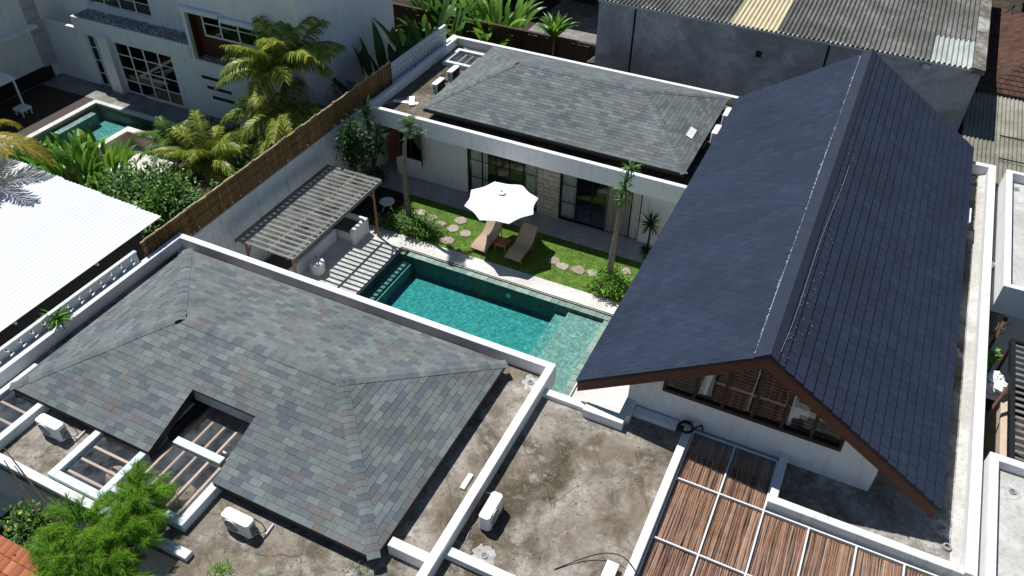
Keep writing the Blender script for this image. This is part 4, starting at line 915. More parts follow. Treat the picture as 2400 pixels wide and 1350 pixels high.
breeze('breeze_block_wall','white breeze block wall behind the rear villa roof, next to the dark banana leaves', 27.62, 18, 3.525, 3, -19.10, 0.667)

# ------------------------------------------------------------------ corrugated roofs
def corr(mb, x0, x1, y0, y1, z0, z1, pitch, amp, along='y', sub=6):
    # ridges run along Y (or X); z0 at y0, z1 at y1
    n = max(2, int(round((x1-x0)/pitch*sub))); vs = []; fs = []
    for i in range(n+1):
        x = x0+(x1-x0)*i/n; d = amp*math.cos(2*math.pi*x/pitch)
        vs += [(x,y0,z0+d),(x,y1,z1+d),(x,y0,z0+d-0.008),(x,y1,z1+d-0.008)]
    for i in range(n):
        a = 4*i; b = a+4; fs += [(a,b,b+1,a+1),(a+3,b+3,b+2,a+2),(a,a+2,b+2,b),(a+1,b+1,b+3,a+3)]
    fs += [(0,1,3,2),(4*n,4*n+2,4*n+3,4*n+1)]
    if along == 'x': vs = [(y,x,z) for x,y,z in vs]; fs = [tuple(reversed(f)) for f in fs]
    return mb.add(vs, fs)
WR_ = thing('white_shed', 'low shed under a bright white corrugated roof beyond the bamboo screen', 'shed', (-26,11,-0.7))
x = -32.4; k = 0
while x < -21.4:
    x2 = min(x+1.02, -21.36); far = 15.78+0.02*(k%2)+0.04*(-21.4-x)
    corr(MB(), x, x2, 4.0, far+0.0, 2.98+0.006*(k%2), 3.02+0.006*(k%2), 0.20, 0.02).build('roof_sheet','corrugated_white',WR_); x = x2-0.03; k += 1
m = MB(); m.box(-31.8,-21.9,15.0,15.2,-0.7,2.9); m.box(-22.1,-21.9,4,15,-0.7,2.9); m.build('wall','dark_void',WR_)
MB().box(-21.95,-21.85,4.0,15.3,2.78,2.93).build('fascia','frame_black',WR_)
for y in (6.5,9.7,12.9): MB().box(-21.9,-21.38,y-0.03,y+0.03,2.86,2.95).build('bracket','metal_pale',WR_)

W = thing('warehouse', 'grey concrete warehouse with a large corrugated roof behind the villas', 'building', (-4,43,0))
WY = 35.5
wl_ = MB(); wl_.box(-12.4,4.06,WY,WY+0.25,-0.3,5.66); wl_.box(-12.4,-12.2,WY+0.25,60,-0.3,5.66); wl_.box(3.86,4.06,WY+0.25,60,-0.3,5.66); wl_.build('wall','wall_concrete',W)
MB().box(-12.45,4.1,WY-0.06,WY+0.14,5.661,5.76).build('edge_flashing','metal_pale',W)
MB().box(-4.85,-4.60,WY-0.012,WY+0.001,4.50,4.78).build('vent_hole','dark_void',W)
for x in (-10.6,-1.9): MB().box(x-0.05,x+0.05,WY-0.004,WY+0.001,1.0,5.6).build('crack_line','dark_void',W)
MB().box(-4.95,-4.5,WY-0.05,WY-0.003,4.42,4.50).build('vent_sill','wall_concrete',W)
x = -12.5; k = 0
while x < 3.7:
    x2 = min(x+1.08, 3.74)
    mat = 'sheet_cream' if -5.9 < x+0.5 < -3.95 else ('corrugated_pale' if (x > 1.6) else 'corrugated_grey')
    if mat == 'corrugated_pale':
        corr(MB(), x, x2, WY-0.12, 38.3, 5.80, 5.83, 0.20, 0.058).build('roof_sheet',mat,W); corr(MB(), x, x2, 38.2, 60, 5.86, 6.3, 0.20, 0.058).build('roof_sheet','corrugated_grey',W)
    else: corr(MB(), x, x2, WY-0.12, 60, 5.80+0.008*(k%2), 6.3+0.008*(k%2), 0.20, 0.058).build('roof_sheet',mat,W)
    x = x2-0.04; k += 1
MB().prism([(3.66,WY-0.1,5.86),(4.14,WY-0.1,5.80),(4.14,WY-0.1,5.6),(3.66,WY-0.1,5.6)],(0,24.5,0.4)).build('verge_flashing','roof_concrete_grey',W)
MB().box(1.85,2.15,WY-0.16,WY-0.065,5.45,5.62).build('patch_plate','metal_pale',W)

# sheds at the back right
S1 = thing('tan_shed', 'tan corrugated roof shed half in the warehouse shade', 'shed', (7,35,0))
x = 4.2; k = 0
while x < 11:
    x2 = x+1.1; corr(MB(), x, x2, 31.6, 39.2, 3.10+0.008*(k%2), 3.30+0.008*(k%2), 0.16, 0.03).build('roof_sheet','corrugated_tan',S1); x = x2-0.04; k += 1
MB().box(4.3,11,31.9,39,0,3.0).build('wall','wall_concrete',S1)
for y in (33.4,35.4): MB().box(5.6,11,y,y+0.05,3.24,3.27).build('lap_strip','rubber',S1)
S2 = thing('tiled_house', 'brown clay tiled hip roof house behind the tan shed', 'house', (9,44,0))
R2 = MB().box(5.2,14,40,49,0,3.3).build('hip_roof','under_roof',S2)
TT = Tiling(0.25,0.28,0.02,0.006,0.035,12)
hip_roof(R2, TT, [(4.55,39.15,3.42),(15,39.15,3.42),(15,50,3.42),(4.55,50,3.42)], [(8.4,43.5,5.5),(11,43.5,5.5)], 'clay_brown_single', caps='ridge_tile')
TT.finish(R2,'roof_tile','clay_brown_single','clay_brown_field', 220)
MB().box(4.7,14.8,39.4,39.6,0,3.38).build('wall','plaster_beige',S2)

# right neighbours
N1 = thing('neighbour_block', 'white flat roofed block with projecting roof box next to the gutter parapet', 'building', (7.5,27,0))
MB().box(5.75,10,23.6,30.6,3.20,3.86).build('roof_slab','roof_concrete_pale',N1)
for a in ((5.56,5.76,23.42,30.78),(5.761,10,23.42,23.60),(5.761,10,30.6,30.779)): MB().cbox(*a,3.18,4.22-(0 if a[0] < 5.7 else .002),0.012).build('parapet','white_clean',N1)
MB().box(6.2,10,24.2,30.4,0,3.179).build('wall','white_old',N1); drain(N1, 6.0, 30.1, 3.86, 0.16, 30)
tag(MB().lathe((5.46,25.6,3.25),[(0.05,0),(0.10,0.05),(0.12,0.14),(0.09,0.24),(0.03,0.28)],14).bar((5.45,25.6,3.4),(5.57,25.6,3.4),0.05,0.05).build('wall_lamp','plastic_white'),'white round lamp on the side of the upper neighbouring block','lamp')
N2 = thing('neighbour_block', 'pale flat roofed block at the lower right edge with a blue-grey inner parapet', 'building', (8,12,0))
MB().box(5.55,10,4,16.1,3.60,3.95).build('roof_slab','roof_concrete_pale',N2)
for a in ((5.36,5.56,4,16.32),(5.561,10,16.1,16.319)): MB().cbox(*a,3.2,4.22-(0 if a[0] < 5.4 else .002),0.012).build('parapet','white_clean',N2)
MB().box(5.42,10,4,16.2,0,3.199).build('wall','white_clean',N2); drain(N2, 5.95, 15.5, 3.95, 0.22, 31)
tag(MB().lathe((5.33,13.4,2.9),[(0.10,0),(0.22,0.1),(0.25,0.3),(0.2,0.5),(0.08,0.6)],14).bar((5.33,13.4,3.0),(5.43,13.4,3.0),0.05,0.05).build('wall_tank','plastic_white'),'white rounded tank on the wall below the lower right block','tank')
LV = thing('louvred_awning', 'dark framed awning of pale corrugated slats between the neighbouring blocks', 'awning', (7.2,19.3,0))
for k in range(19):
    y = 17.0+k*0.25; MB().bar((6.12,y,3.60),(9.0,y,3.60),0.16,0.025,(0,0.35,1)).build('slat','corrugated_grey',LV)
for a in ((5.98,6.10,16.8,21.7),(6.1,9,21.58,21.7),(6.1,9,16.8,16.9)): MB().box(*a,3.50,3.68-(0 if a[0] < 6 else .003)).build('frame_bar','frame_black',LV)
for y in (17.0,21.5): MB().box(6.0,6.08,y-0.04,y+0.04,0,3.5).build('post','wood_red',LV)
BG = thing('beige_wall', 'narrow beige plastered wall in the gap beside the louvred awning', 'wall', (6,19,0)); MB().box(6.15,6.35,16.5,20.6,-0.03,2.6).build('masonry','plaster_beige',BG); MB().cbox(6.11,6.39,16.5,20.6,2.6,2.68,0.01).build('coping','plaster_beige',BG)
tag(MB().bar((5.4,18.4,2.3),(6.05,19.9,3.45),0.07,0.09).bar((5.36,18.3,2.2),(5.5,18.6,2.4),0.10,0.05).build('timber_strut','wood_red'),'slanting red-brown timber strut leaning between parapet and awning','strut')
tag(MB().bar((5.42,21.0,1.7),(6.0,23.2,3.0),0.09,0.12).bar((5.95,23.0,2.9),(6.05,23.4,3.1),0.12,0.05).build('timber_strut','wood_red'),'thick red-brown timber strut under the upper neighbouring block','strut')
pb = MB(); r5 = random.Random(9)
for (cx,cy,cz,s) in ((5.85,20.6,2.9,0.22),(6.0,20.3,2.95,0.25),(5.75,20.25,2.8,0.2),(5.95,20.8,2.85,0.2)):
    vs = []; 
    for i in range(6):
        for j in range(8):
            th, ph = math.pi*i/5, 2*math.pi*j/8; q = s*(0.7+0.5*r5.random()); vs.append((cx+q*math.sin(th)*math.cos(ph), cy+q*math.sin(th)*math.sin(ph), cz+0.7*q*math.cos(th)))
    fs = [(i*8+j,(i+1)*8+j,(i+1)*8+(j+1)%8,i*8+(j+1)%8) for i in range(5) for j in range(8)]
    pb.add(vs, fs)
pb.box(5.7,6.1,20.1,20.9,2.55,2.7)
tag(pb.build('plastic_bundle','plastic_white'),'crumpled white plastic bundle beside the louvred awning','bundle')

# ------------------------------------------------------------------ neighbouring two-storey villa on the left (E)
E_ = thing('neighbour_villa', 'tall white neighbouring villa in shade with gridded glass doors and small pool', 'building', (-31,30,0))
EY = 26.0
wb = MB(); holed_wall_x(wb, -39.3, -29.2, 0.2, 3.2, EY, EY+0.2, [(-36.35,-35.3,0.2,3.0),(-34.52,-30.62,0.2,3.0)]); wb.build('wall','white_clean',E_)
MB().cbox(-36.9,-29.201,EY-0.05,EY+1.1,3.201,3.84,0.012).build('canopy_slab','white_clean',E_)
gv = MB(); rg = random.Random(2)
for i in range(3200):
    x = rg.uniform(-36.8,-29.3); y = rg.uniform(EY+0.02,EY+1.02); s = rg.uniform(0.02,0.045); gv.add([(x-s,y-s,3.84),(x+s,y-s*.6,3.84),(x+s*.2,y+s,3.84),(x,y,3.84+s)],[(0,1,3),(1,2,3),(2,0,3)])
for i in range(1500):
    x = rg.uniform(-28.9,-22.7); y = rg.uniform(EY+0.03,EY+0.55); s = rg.uniform(0.02,0.045); gv.add([(x-s,y-s,3.21),(x+s,y-s*.6,3.21),(x+s*.2,y+s,3.21),(x,y,3.21+s)],[(0,1,3),(1,2,3),(2,0,3)])
gv.build('gravel_bed','gravel_grey',E_,kind='stuff')
wb = MB(); holed_wall_x(wb, -39.3, -29.2, 3.2, 10.4, EY+1.101, EY+1.3, [(-36.7,-32.4,4.12,5.95)]); wb.build('upper_wall','white_clean',E_)
wb = MB(); holed_wall_x(wb, -29.199, -22.5, 0.0, 10.4, EY, EY+0.2, [(-29.0,-23.6,3.2,5.62)]); wb.build('wall','white_clean',E_)
MB().box(-22.7,-22.5,EY+0.201,33.3,-0.8,10.4).build('side_wall','white_clean',E_)
MB().box(-38.5,-21.6,25.6,33.1,10.4,10.72).build('roof_slab','white_clean',E_)
rc = MB(); rc.box(-29.0,-28.95,EY+0.201,EY+0.6,3.2,6.0); rc.box(-28.95,-23.6,EY+0.55,EY+0.6,3.2,6.0); rc.box(-23.65,-23.6,EY+0.201,EY+0.549,3.2,6.0); rc.box(-28.949,-23.651,EY+0.201,EY+0.549,3.15,3.2); rc.build('window_recess','wood_red',E_)
def sash(x0,x1,z0,z1,y,cols,rows,mat,nm,bar=0.05):
    fr = MB().box(x0,x1,y,y+0.07,z0,z0+bar).box(x0,x1,y,y+0.07,z1-bar,z1).box(x0,x0+bar,y,y+0.07,z0+bar,z1-bar).box(x1-bar,x1,y,y+0.07,z0+bar,z1-bar).build(nm,mat,E_)
    for i in range(1,cols): x = x0+(x1-x0)*i/cols; MB().box(x-bar/2,x+bar/2,y+0.01,y+0.06,z0+bar,z1-bar).build('glazing_bar',mat,fr)
    for j in range(1,rows): z = z0+(z1-z0)*j/rows; MB().box(x0+bar,x1-bar,y+0.02,y+0.05,z-bar*.3,z+bar*.3).build('glazing_bar',mat,fr)
    for i in range(cols):
        MB().box(x0+(x1-x0)*i/cols+0.001,x0+(x1-x0)*(i+1)/cols-0.001,y+0.03,y+0.038,z0+bar,z1-bar).build('pane','glass_dark',fr)
    return fr
sash(-34.5,-30.64,0.2,3.0,EY+0.06,4,4,'frame_white','glass_door',0.09); sash(-36.33,-35.32,0.2,3.0,EY+0.06,2,4,'frame_white','glass_door',0.08)
sash(-36.68,-32.42,4.14,5.93,EY+1.14,4,3,'frame_white','window',0.08); sash(-28.5,-24.3,4.25,5.5,EY+0.46,4,2,'frame_white','window',0.09)
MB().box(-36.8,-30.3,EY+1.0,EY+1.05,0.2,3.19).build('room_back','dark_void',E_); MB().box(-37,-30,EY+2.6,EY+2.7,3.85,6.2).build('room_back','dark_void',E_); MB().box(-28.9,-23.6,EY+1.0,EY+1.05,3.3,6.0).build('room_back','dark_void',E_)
for a, b, z in ((-29.1,-26.8,5.68),(-26.7,-23.4,5.56)): MB().tube([(a,EY-0.12,z),(b,EY-0.12,z)],0.13,10).build('awning_roll','frame_white',E_)
for a, b in ((-28.9,-28.7),(-26.75,-26.65),(-23.7,-23.5)): MB().box(a,b,EY-0.14,EY-0.001,5.66,5.8).build('awning_bracket','frame_white',E_)
for k in range(3): MB().box(-28.9+0.2*k,-27.4+0.2*k,EY-0.006,EY+0.001,2.25-0.5*k,2.42-0.5*k).build('vent_slot','grille_black',E_)
MB().cbox(-35.28,-34.54,EY-0.25,EY-0.001,0.2,3.2,0.01).build('pillar','white_clean',E_)
tag(MB().bar((-31.9,EY-0.1,1.9),(-30.7,EY-0.1,2.35),0.10,0.03).bar((-31.3,EY-0.1,2.1),(-31.3,EY-0.02,2.1),0.03,0.03).build('door_plank','plaster_beige'),'pale plank leaning across the neighbouring villa glass door','plank')
# left side wing facing the patio
EW = thing('side_wing', 'grey-blue side wing with a column of glass blocks at the far left', 'building', (-40,24,0))
MB().box(-45,-39.31,10,34,-0.3,6.6).build('wall','white_clean',EW)
for k in range(6): MB().cbox(-39.309,-39.24,25.2,25.95,0.9+k*0.62,1.46+k*0.62,0.01).build('glass_block','pipe_grey',EW)
MB().box(-39.309,-38.9,20.0,25.4,3.05,3.2).build('ledge','white_clean',EW); MB().box(-39.309,-39.29,21,25.6,0.2,0.95).build('dark_opening','dark_void',EW)  # near-black strip along the foot of the wing wall
structure('patio', MB().box(-39.3,-27.2,24.66,26.0,-0.6,0.2), 'patio_stone')
structure('pool_deck', MB().box(-39.3,-35.4,14,24.655,-0.6,0.18), 'wood_dark')
# their pool, L shaped
EP = thing('garden_pool', 'small green pool with pale coping in the left garden', 'pool', (-33.4,21.5,-0.6))
Lp = [(-35.1,17.0),(-31.8,17.0),(-31.8,23.35),(-28.9,23.35),(-28.9,24.42),(-35.1,24.42)]
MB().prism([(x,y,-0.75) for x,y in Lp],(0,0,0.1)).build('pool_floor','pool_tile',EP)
w = MB(); w.box(-35.3,-35.1,17,24.42,-0.75,0.14); w.box(-35.3,-28.9,24.42,24.62,-0.75,0.14); w.box(-31.8,-31.55,17,23.349,-0.75,0.14); w.box(-31.8,-28.9,23.1,23.35,-0.75,0.138); w.build('pool_wall','plaster_beige',EP)
c = MB(); c.cbox(-35.4,-35.08,17,24.42,0.141,0.21,0.01); c.cbox(-35.4,-28.9,24.421,24.659,0.141,0.21,0.01); c.build('coping','deck_stone',EP)
c = MB(); c.cbox(-31.82,-31.48,17,23.0,0.141,0.22,0.01); c.cbox(-31.82,-28.9,23.001,23.37,0.141,0.22,0.01); c.build('coping','deck_stone',EP)
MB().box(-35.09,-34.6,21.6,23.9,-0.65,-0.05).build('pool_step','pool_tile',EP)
structure('garden_pool_water', MB().prism([(x,y,-0.7) for x,y in Lp],(0,0,0.76)), 'water_milky')
structure('garden_paving', MB().box(-31.45,-28.6,20.6,23.09,-0.74,-0.68), 'deck_stone')
st = thing('garden_stool', 'small white block stool on the dark deck in the left garden', 'stool', (-37.3,22.0,0.18)); MB().cbox(-37.6,-37.0,21.7,22.3,0.45,0.60,0.03).build('seat','plastic_white',st)
for dx in (-0.24,0.24):
    for dy in (-0.24,0.24): MB().box(-37.3+dx-0.03,-37.3+dx+0.03,22+dy-0.03,22+dy+0.03,0.18,0.45).build('leg','plastic_white',st)
aw = thing('patio_awning', 'pale grey fabric awning at the left edge of the picture', 'awning', (-38.2,20.5,0.2)); MB().prism([(-39.2,19.5,2.3),(-37.2,19.5,2.0),(-37.2,22.2,2.0),(-39.2,22.2,2.3)],(0,0,0.08)).build('fabric','plastic_white',aw)
for y in (19.6,22.1): MB().box(-37.3,-37.22,y-0.04,y+0.04,0.18,2.0).build('post','frame_white',aw)

# ------------------------------------------------------------------ back fence and the garden behind
BF = thing('plank_fence', 'long dark brown plank fence behind the rear villa', 'fence', (-19,37.6,0))
x = -25.9; r6 = random.Random(14)
while x < -12.55:
    w = r6.uniform(0.14,0.19); MB().box(x,x+w-0.004,37.60+r6.uniform(-.008,.008),37.63,-0.04,2.36+r6.uniform(-.03,.03)).build('plank','wood_fence',BF); x += w
for z in (0.7,1.75): MB().box(-25.9,-12.5,37.631,37.68,z,z+0.09).build('rail','wood_fence',BF)
MB().box(-26.0,-12.45,37.52,37.72,2.40,2.52).build('top_board','wood_fence',BF)
x = -25.6
while x < -12.5: MB().box(x-0.06,x+0.06,37.50,37.595,-0.04,2.39).build('post','wood_dark',BF); x += 2.05
structure('rear_patio', MB().box(-19.5,-12.3,39.0,50,-0.03,0.0), 'patio_stone')
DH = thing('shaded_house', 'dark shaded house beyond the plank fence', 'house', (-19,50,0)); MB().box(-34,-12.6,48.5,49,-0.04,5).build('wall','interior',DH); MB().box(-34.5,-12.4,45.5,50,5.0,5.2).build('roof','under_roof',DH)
for x in (-15.2,-13.4): MB().box(x-0.08,x+0.08,46.0,46.16,-0.04,4.99).build('post','wood_dark',DH)
for x in (-18.0,-14.6): MB().box(x-0.9,x+0.9,48.44,48.499,0.1,2.5).build('door','dark_void',DH)
ch = thing('garden_chair', 'white garden chair with blue cushion behind the plank fence', 'chair', (-17.5,41.5,0.0))
for dx in (-0.25,0.25):
    for dy in (-0.25,0.25): MB().box(-17.5+dx-0.03,-17.5+dx+0.03,41.5+dy-0.03,41.5+dy+0.03,0,0.42).build('leg','plastic_white',ch)
MB().cbox(-17.82,-17.18,41.18,41.82,0.42,0.48,0.01).build('seat','plastic_white',ch); MB().cbox(-17.8,-17.2,41.2,41.75,0.481,0.58,0.03).build('cushion','pillow_blue',ch); MB().cbox(-17.82,-17.18,41.76,41.83,0.48,1.05,0.01).build('backrest','plastic_white',ch)
sb = thing('leaning_boards', 'pale boards propped beside the left corner of the warehouse wall', 'boards', (-12.9,36.9,0))
MB().prism([(-13.2,36.6,2.0),(-12.45,36.6,2.75),(-12.45,36.6,2.05)],(0,0.05,0)).build('board','plastic_white',sb); MB().prism([(-13.0,36.5,1.3),(-12.45,36.5,1.7),(-12.45,36.5,1.25)],(0,0.05,0)).build('board','plastic_white',sb); MB().box(-12.75,-12.6,36.54,36.7,0,2.2).build('post','wood_dark',sb)

# ------------------------------------------------------------------ courtyard furniture
def make_lounger():
    t = thing('sun_lounger', 'rattan lounger', 'sun lounger', (0,0,0), 'sun loungers under the parasol')
    prof = [(-0.02,0.20),(0.10,0.245),(0.25,0.29),(0.42,0.315),(0.58,0.31),(0.74,0.295),(0.88,0.315),(1.02,0.40),(1.16,0.53),(1.30,0.68),(1.44,0.82),(1.54,0.88)]
    m = MB(); vs = []; fs = []; W = 0.34
    for (y,z) in prof: vs += [(-W,y,z),(W,y,z),(-W,y,z-0.03),(W,y,z-0.03)]
    for i in range(len(prof)-1): a = 4*i; b = a+4; fs += [(a,a+1,b+1,b),(a+2,b+2,b+3,a+3),(a,b,b+2,a+2),(a+1,a+3,b+3,b+1)]
    fs += [(0,2,3,1),(4*len(prof)-4,4*len(prof)-3,4*len(prof)-1,4*len(prof)-2)]
    seat = m.add(vs, fs).build('sling','rattan',t,smooth=False)
    for s in (-1,1): MB().tube([(s*(W+0.012),y,z-0.012) for y,z in prof],0.021,6).build('side_rail','wood_tan',t)
    for i in range(0,46):
        u = i/45*(len(prof)-1); k = min(int(u),len(prof)-2); f = u-k; y = prof[k][0]+(prof[k+1][0]-prof[k][0])*f; z = prof[k][1]+(prof[k+1][1]-prof[k][1])*f
        MB().box(-W+0.012,W-0.012,y-0.010,y+0.010,z-0.004,z+0.009).build('weave_strand','rattan',seat)
    for (y,z) in ((0.08,0.20),(1.05,0.36)):
        for s in (-1,1): MB().box(s*0.33-0.022,s*0.33+0.022,y-0.022,y+0.022,0,z).build('leg','wood_tan',t)
    MB().bar((-0.33,1.05,0.1),(0.33,1.05,0.1),0.03,0.03).build('stretcher','wood_tan',t); MB().bar((-0.33,0.08,0.1),(0.33,0.08,0.1),0.03,0.03).build('stretcher','wood_tan',t)
    return t
LG = make_lounger()
place(LG, (-12.06,22.36,0.02), math.radians(-4), 'sunlit tan rattan sun lounger half under the parasol, nearer the slender palm')
place(LG, (-10.56,22.42,0.02), math.radians(-3), 'brown rattan sun lounger in the parasol shadow, nearer the dark roof')
tb = thing('side_table', 'small square orange wood table between the two loungers', 'table', (-11.30,23.02,0.02))
for k in range(6): MB().cbox(-11.55+k*0.083,-11.55+k*0.083+0.078,22.77,23.27,0.40,0.43,0.006).build('top_slat','wood_orange',tb)
MB().box(-11.54,-11.06,22.80,22.83,0.33,0.399).box(-11.54,-11.06,23.21,23.24,0.33,0.399).build('apron','wood_orange',tb)
for dx in (-0.21,0.21):
    for dy in (-0.21,0.21): MB().box(-11.30+dx-0.02,-11.30+dx+0.02,23.02+dy-0.02,23.02+dy+0.02,0.02,0.399).build('leg','wood_orange',tb)
PX, PY = -11.49, 23.33
ps = thing('parasol', 'large white octagonal parasol over the loungers', 'parasol', (PX,PY,0.02))
n = 8; R0 = 1.47; zr, za = 2.07, 2.52; ph0 = math.radians(-8)
vs = [(PX,PY,za)]; rows = 6; ring_n = n*6
def edge(t, f):
    k = (t/(2*math.pi)*n) % 1.0; s = math.sin(math.pi*k); rad = R0*f*(1-0.10*s*(f**2)*1.0 - 0.03*s); z = za-(za-zr)*(0.85*f+0.15*f*f) - 0.05*s*f*(1-f)*1.5
    return (PX+rad*math.cos(t+ph0), PY+rad*math.sin(t+ph0), z)
for i in range(1,rows+1):
    for k in range(ring_n): vs.append(edge(2*math.pi*k/ring_n, i/rows))
fs = [(0,1+k,1+(k+1)%ring_n) for k in range(ring_n)]
for i in range(rows-1):
    for k in range(ring_n): a = 1+i*ring_n; b = a+ring_n; fs.append((a+k,b+k,b+(k+1)%ring_n,a+(k+1)%ring_n))
MB().add(vs, fs).build('canopy','fabric_white',ps)
cap = [(PX,PY,za+0.06)]+[(PX+0.17*math.cos(2*math.pi*k/8+ph0),PY+0.17*math.sin(2*math.pi*k/8+ph0),za-0.005) for k in range(8)]
MB().add(cap,[(0,1+k,1+(k+1)%8) for k in range(8)]).build('vent_cap','fabric_white',ps)
MB().tube([(PX,PY,0.02),(PX,PY,za+0.02)],0.024,8).build('pole','wood_tan',ps); MB().lathe((PX,PY,za+0.05),[(0.02,0),(0.028,0.03),(0.012,0.07)],8).build('finial','wood_tan',ps)
for k in range(8):
    t = 2*math.pi*k/8+ph0; MB().bar((PX,PY,za-0.05),(PX+R0*0.97*math.cos(t),PY+R0*0.97*math.sin(t),zr-0.01),0.022,0.02).build('rib','wood_tan',ps)
MB().lathe((PX,PY,0.02),[(0.24,0),(0.24,0.05),(0.06,0.09),(0.045,0.25)],14).build('base','plastic_grey',ps)

# stepping stones
r7 = random.Random(17)
SS = [(-15.55,23.75,'half hidden by the small palm shrub, nearest the terrace'),(-14.93,23.60,'second from the small palm trunk in the back row'),(-14.38,23.36,'third from the small palm trunk, beside the shrub'),(-13.74,23.36,'in the middle of the left group of stones'),(-13.75,23.98,'pale one nearest the terrace shade'),(-13.08,23.27,'beside the sunlit lounger'),(-13.60,22.52,'nearest the pool coping on the left'),
      (-9.12,23.25,'at the edge of the parasol shadow'),(-8.68,23.10,'reddish one next to the parasol shadow'),(-8.05,23.16,'midway between parasol shadow and right palm'),(-7.45,23.25,'against the shrub of the right palm'),(-6.38,23.92,'behind the right palm trunk near the dark roof')]
for i, (x,y,lab) in enumerate(SS):
    k = 7; rad = r7.uniform(0.21,0.29); a0 = r7.uniform(0,6)
    pts = [(x+rad*r7.uniform(0.75,1.2)*math.cos(a0+6.283*j/k)*1.12, y+rad*r7.uniform(0.75,1.2)*math.sin(a0+6.283*j/k), 0.012) for j in range(k)]
    cx, cy = x, y; top = [(cx+(p[0]-cx)*0.94, cy+(p[1]-cy)*0.94, 0.052) for p in pts]
    m = MB(); m.add(pts+[(p[0],p[1],0.044) for p in pts]+top, [tuple(range(2*k,3*k))]+[(j,(j+1)%k,k+(j+1)%k,k+j) for j in range(k)]+[(k+j,k+(j+1)%k,2*k+(j+1)%k,2*k+j) for j in range(k)])
    tag(m.build('stepping_stone','step_stone'),'flat stepping stone in the lawn, '+lab,'stone','stepping stones in the lawn')

# pergola with built-in bench
PG = thing('pergola', 'timber slat pergola with glass sheets over the seating by the boundary wall', 'pergola', (-17.2,19,0))
PZ = 2.66; px0, px1, py0, py1 = -18.48, -16.00, 16.25, 21.82
nsl = 23
for k in range(nsl):
    y = py0+0.06+(py1-py0-0.12)*k/(nsl-1); MB().box(px0+r7.uniform(0,0.12),px1,y-0.042,y+0.042,PZ-0.045,PZ).build('slat','wood_slat',PG)
MB().box(px1+0.001,px1+0.045,py0,py1,PZ-0.14,PZ+0.01).build('edge_beam','wood_grey',PG); MB().box(px0-0.05,px0-0.001,py0,py1,PZ-0.14,PZ-0.01).build('edge_beam','wood_grey',PG)
for x in (-17.12,-16.25,-18.2): MB().box(x-0.035,x+0.035,py0+0.02,py1-0.02,PZ-0.14,PZ-0.046).build('purlin','wood_tan' if x == -17.12 else 'wood_grey',PG)
for (a,b,c,d) in ((px0-0.02,px1-0.03,16.2,17.55),(px0+0.25,px1-0.05,17.6,18.9),(px0+0.05,px1-0.02,18.95,20.3),(px0+0.22,px1-0.04,20.35,21.85)): box('glass_sheet','glass_sheet',PG,a,b,c,d,PZ+0.012,PZ+0.020)
for (x,y) in ((-16.25,16.5),(-16.25,21.55),(-18.3,16.5),(-18.3,21.55)):
    MB().tube([(x,y,0),(x,y,PZ-0.14)],0.05,8).build('post','wood_tan',PG)
    MB().bar((x,y,PZ-0.75),(x,y+(0.5 if y < 20 else -0.5),PZ-0.15),0.05,0.05).build('brace','wood_tan',PG)
BN = thing('masonry_bench', 'white built-in corner bench with dark cushions under the pergola', 'bench', (-17.6,19.5,0))
# L bench: runs along the wall, returns at the far end
MB().cbox(-18.9,-17.75,16.6,20.75,0,0.40,0.015).build('seat_base','white_clean',BN); MB().cbox(-18.9,-16.80,20.751,21.50,0,0.40,0.015).build('seat_base','white_clean',BN)
MB().cbox(-16.90,-16.72,20.60,21.62,0.0,0.72,0.015).build('end_wall','white_clean',BN); MB().cbox(-18.9,-16.901,21.501,21.62,0.0,0.72,0.015).build('back_wall','white_clean',BN); MB().cbox(-17.749,-17.62,16.6,20.6,0,0.52,0.012).build('front_kerb','white_clean',BN)
MB().cbox(-18.85,-17.76,16.65,20.72,0.401,0.50,0.03).build('cushion','cushion',BN); MB().cbox(-18.85,-16.92,20.76,21.49,0.401,0.50,0.03).build('cushion','cushion',BN)
for i,(x,y,mat,lab) in enumerate(((-18.3,21.2,'towel_grey','grey scatter cushion in the corner of the pergola bench'),(-18.4,17.2,'curtain','pale scatter cushion on the near end of the pergola bench'))):
    tag(MB().cbox(x-0.25,x+0.25,y-0.2,y+0.2,0.501,0.66,0.07).build('scatter_cushion',mat),lab,'cushion')
po = thing('planter_pot', 'white cylindrical pot with a dry stem on the deck beside the pergola', 'pot', (-17.05,18.55,0))
MB().lathe((-17.05,18.55,0),[(0.24,0),(0.27,0.05),(0.29,0.5),(0.27,0.52)],20).build('pot','white_clean',po); MB().disc((-17.05,18.55),0.26,0.521,0.535,18).build('lid','plastic_white',po); MB().bar((-17.2,18.75,0.54),(-16.95,18.4,0.95),0.05,0.03).build('stem','wood_tan',po)
gc = thing('garden_table', 'small white table in the shaded corner beyond the pergola', 'table', (-16.6,23.0,0)); MB().disc((-16.9,23.3),0.32,0.42,0.46,16).build('top','plastic_white',gc)
for k in range(3): a = 2.1*k; MB().bar((-16.9+0.08*math.cos(a),23.3+0.08*math.sin(a),0.42),(-16.9+0.28*math.cos(a),23.3+0.28*math.sin(a),0.0),0.035,0.035).build('leg','plastic_white',gc)

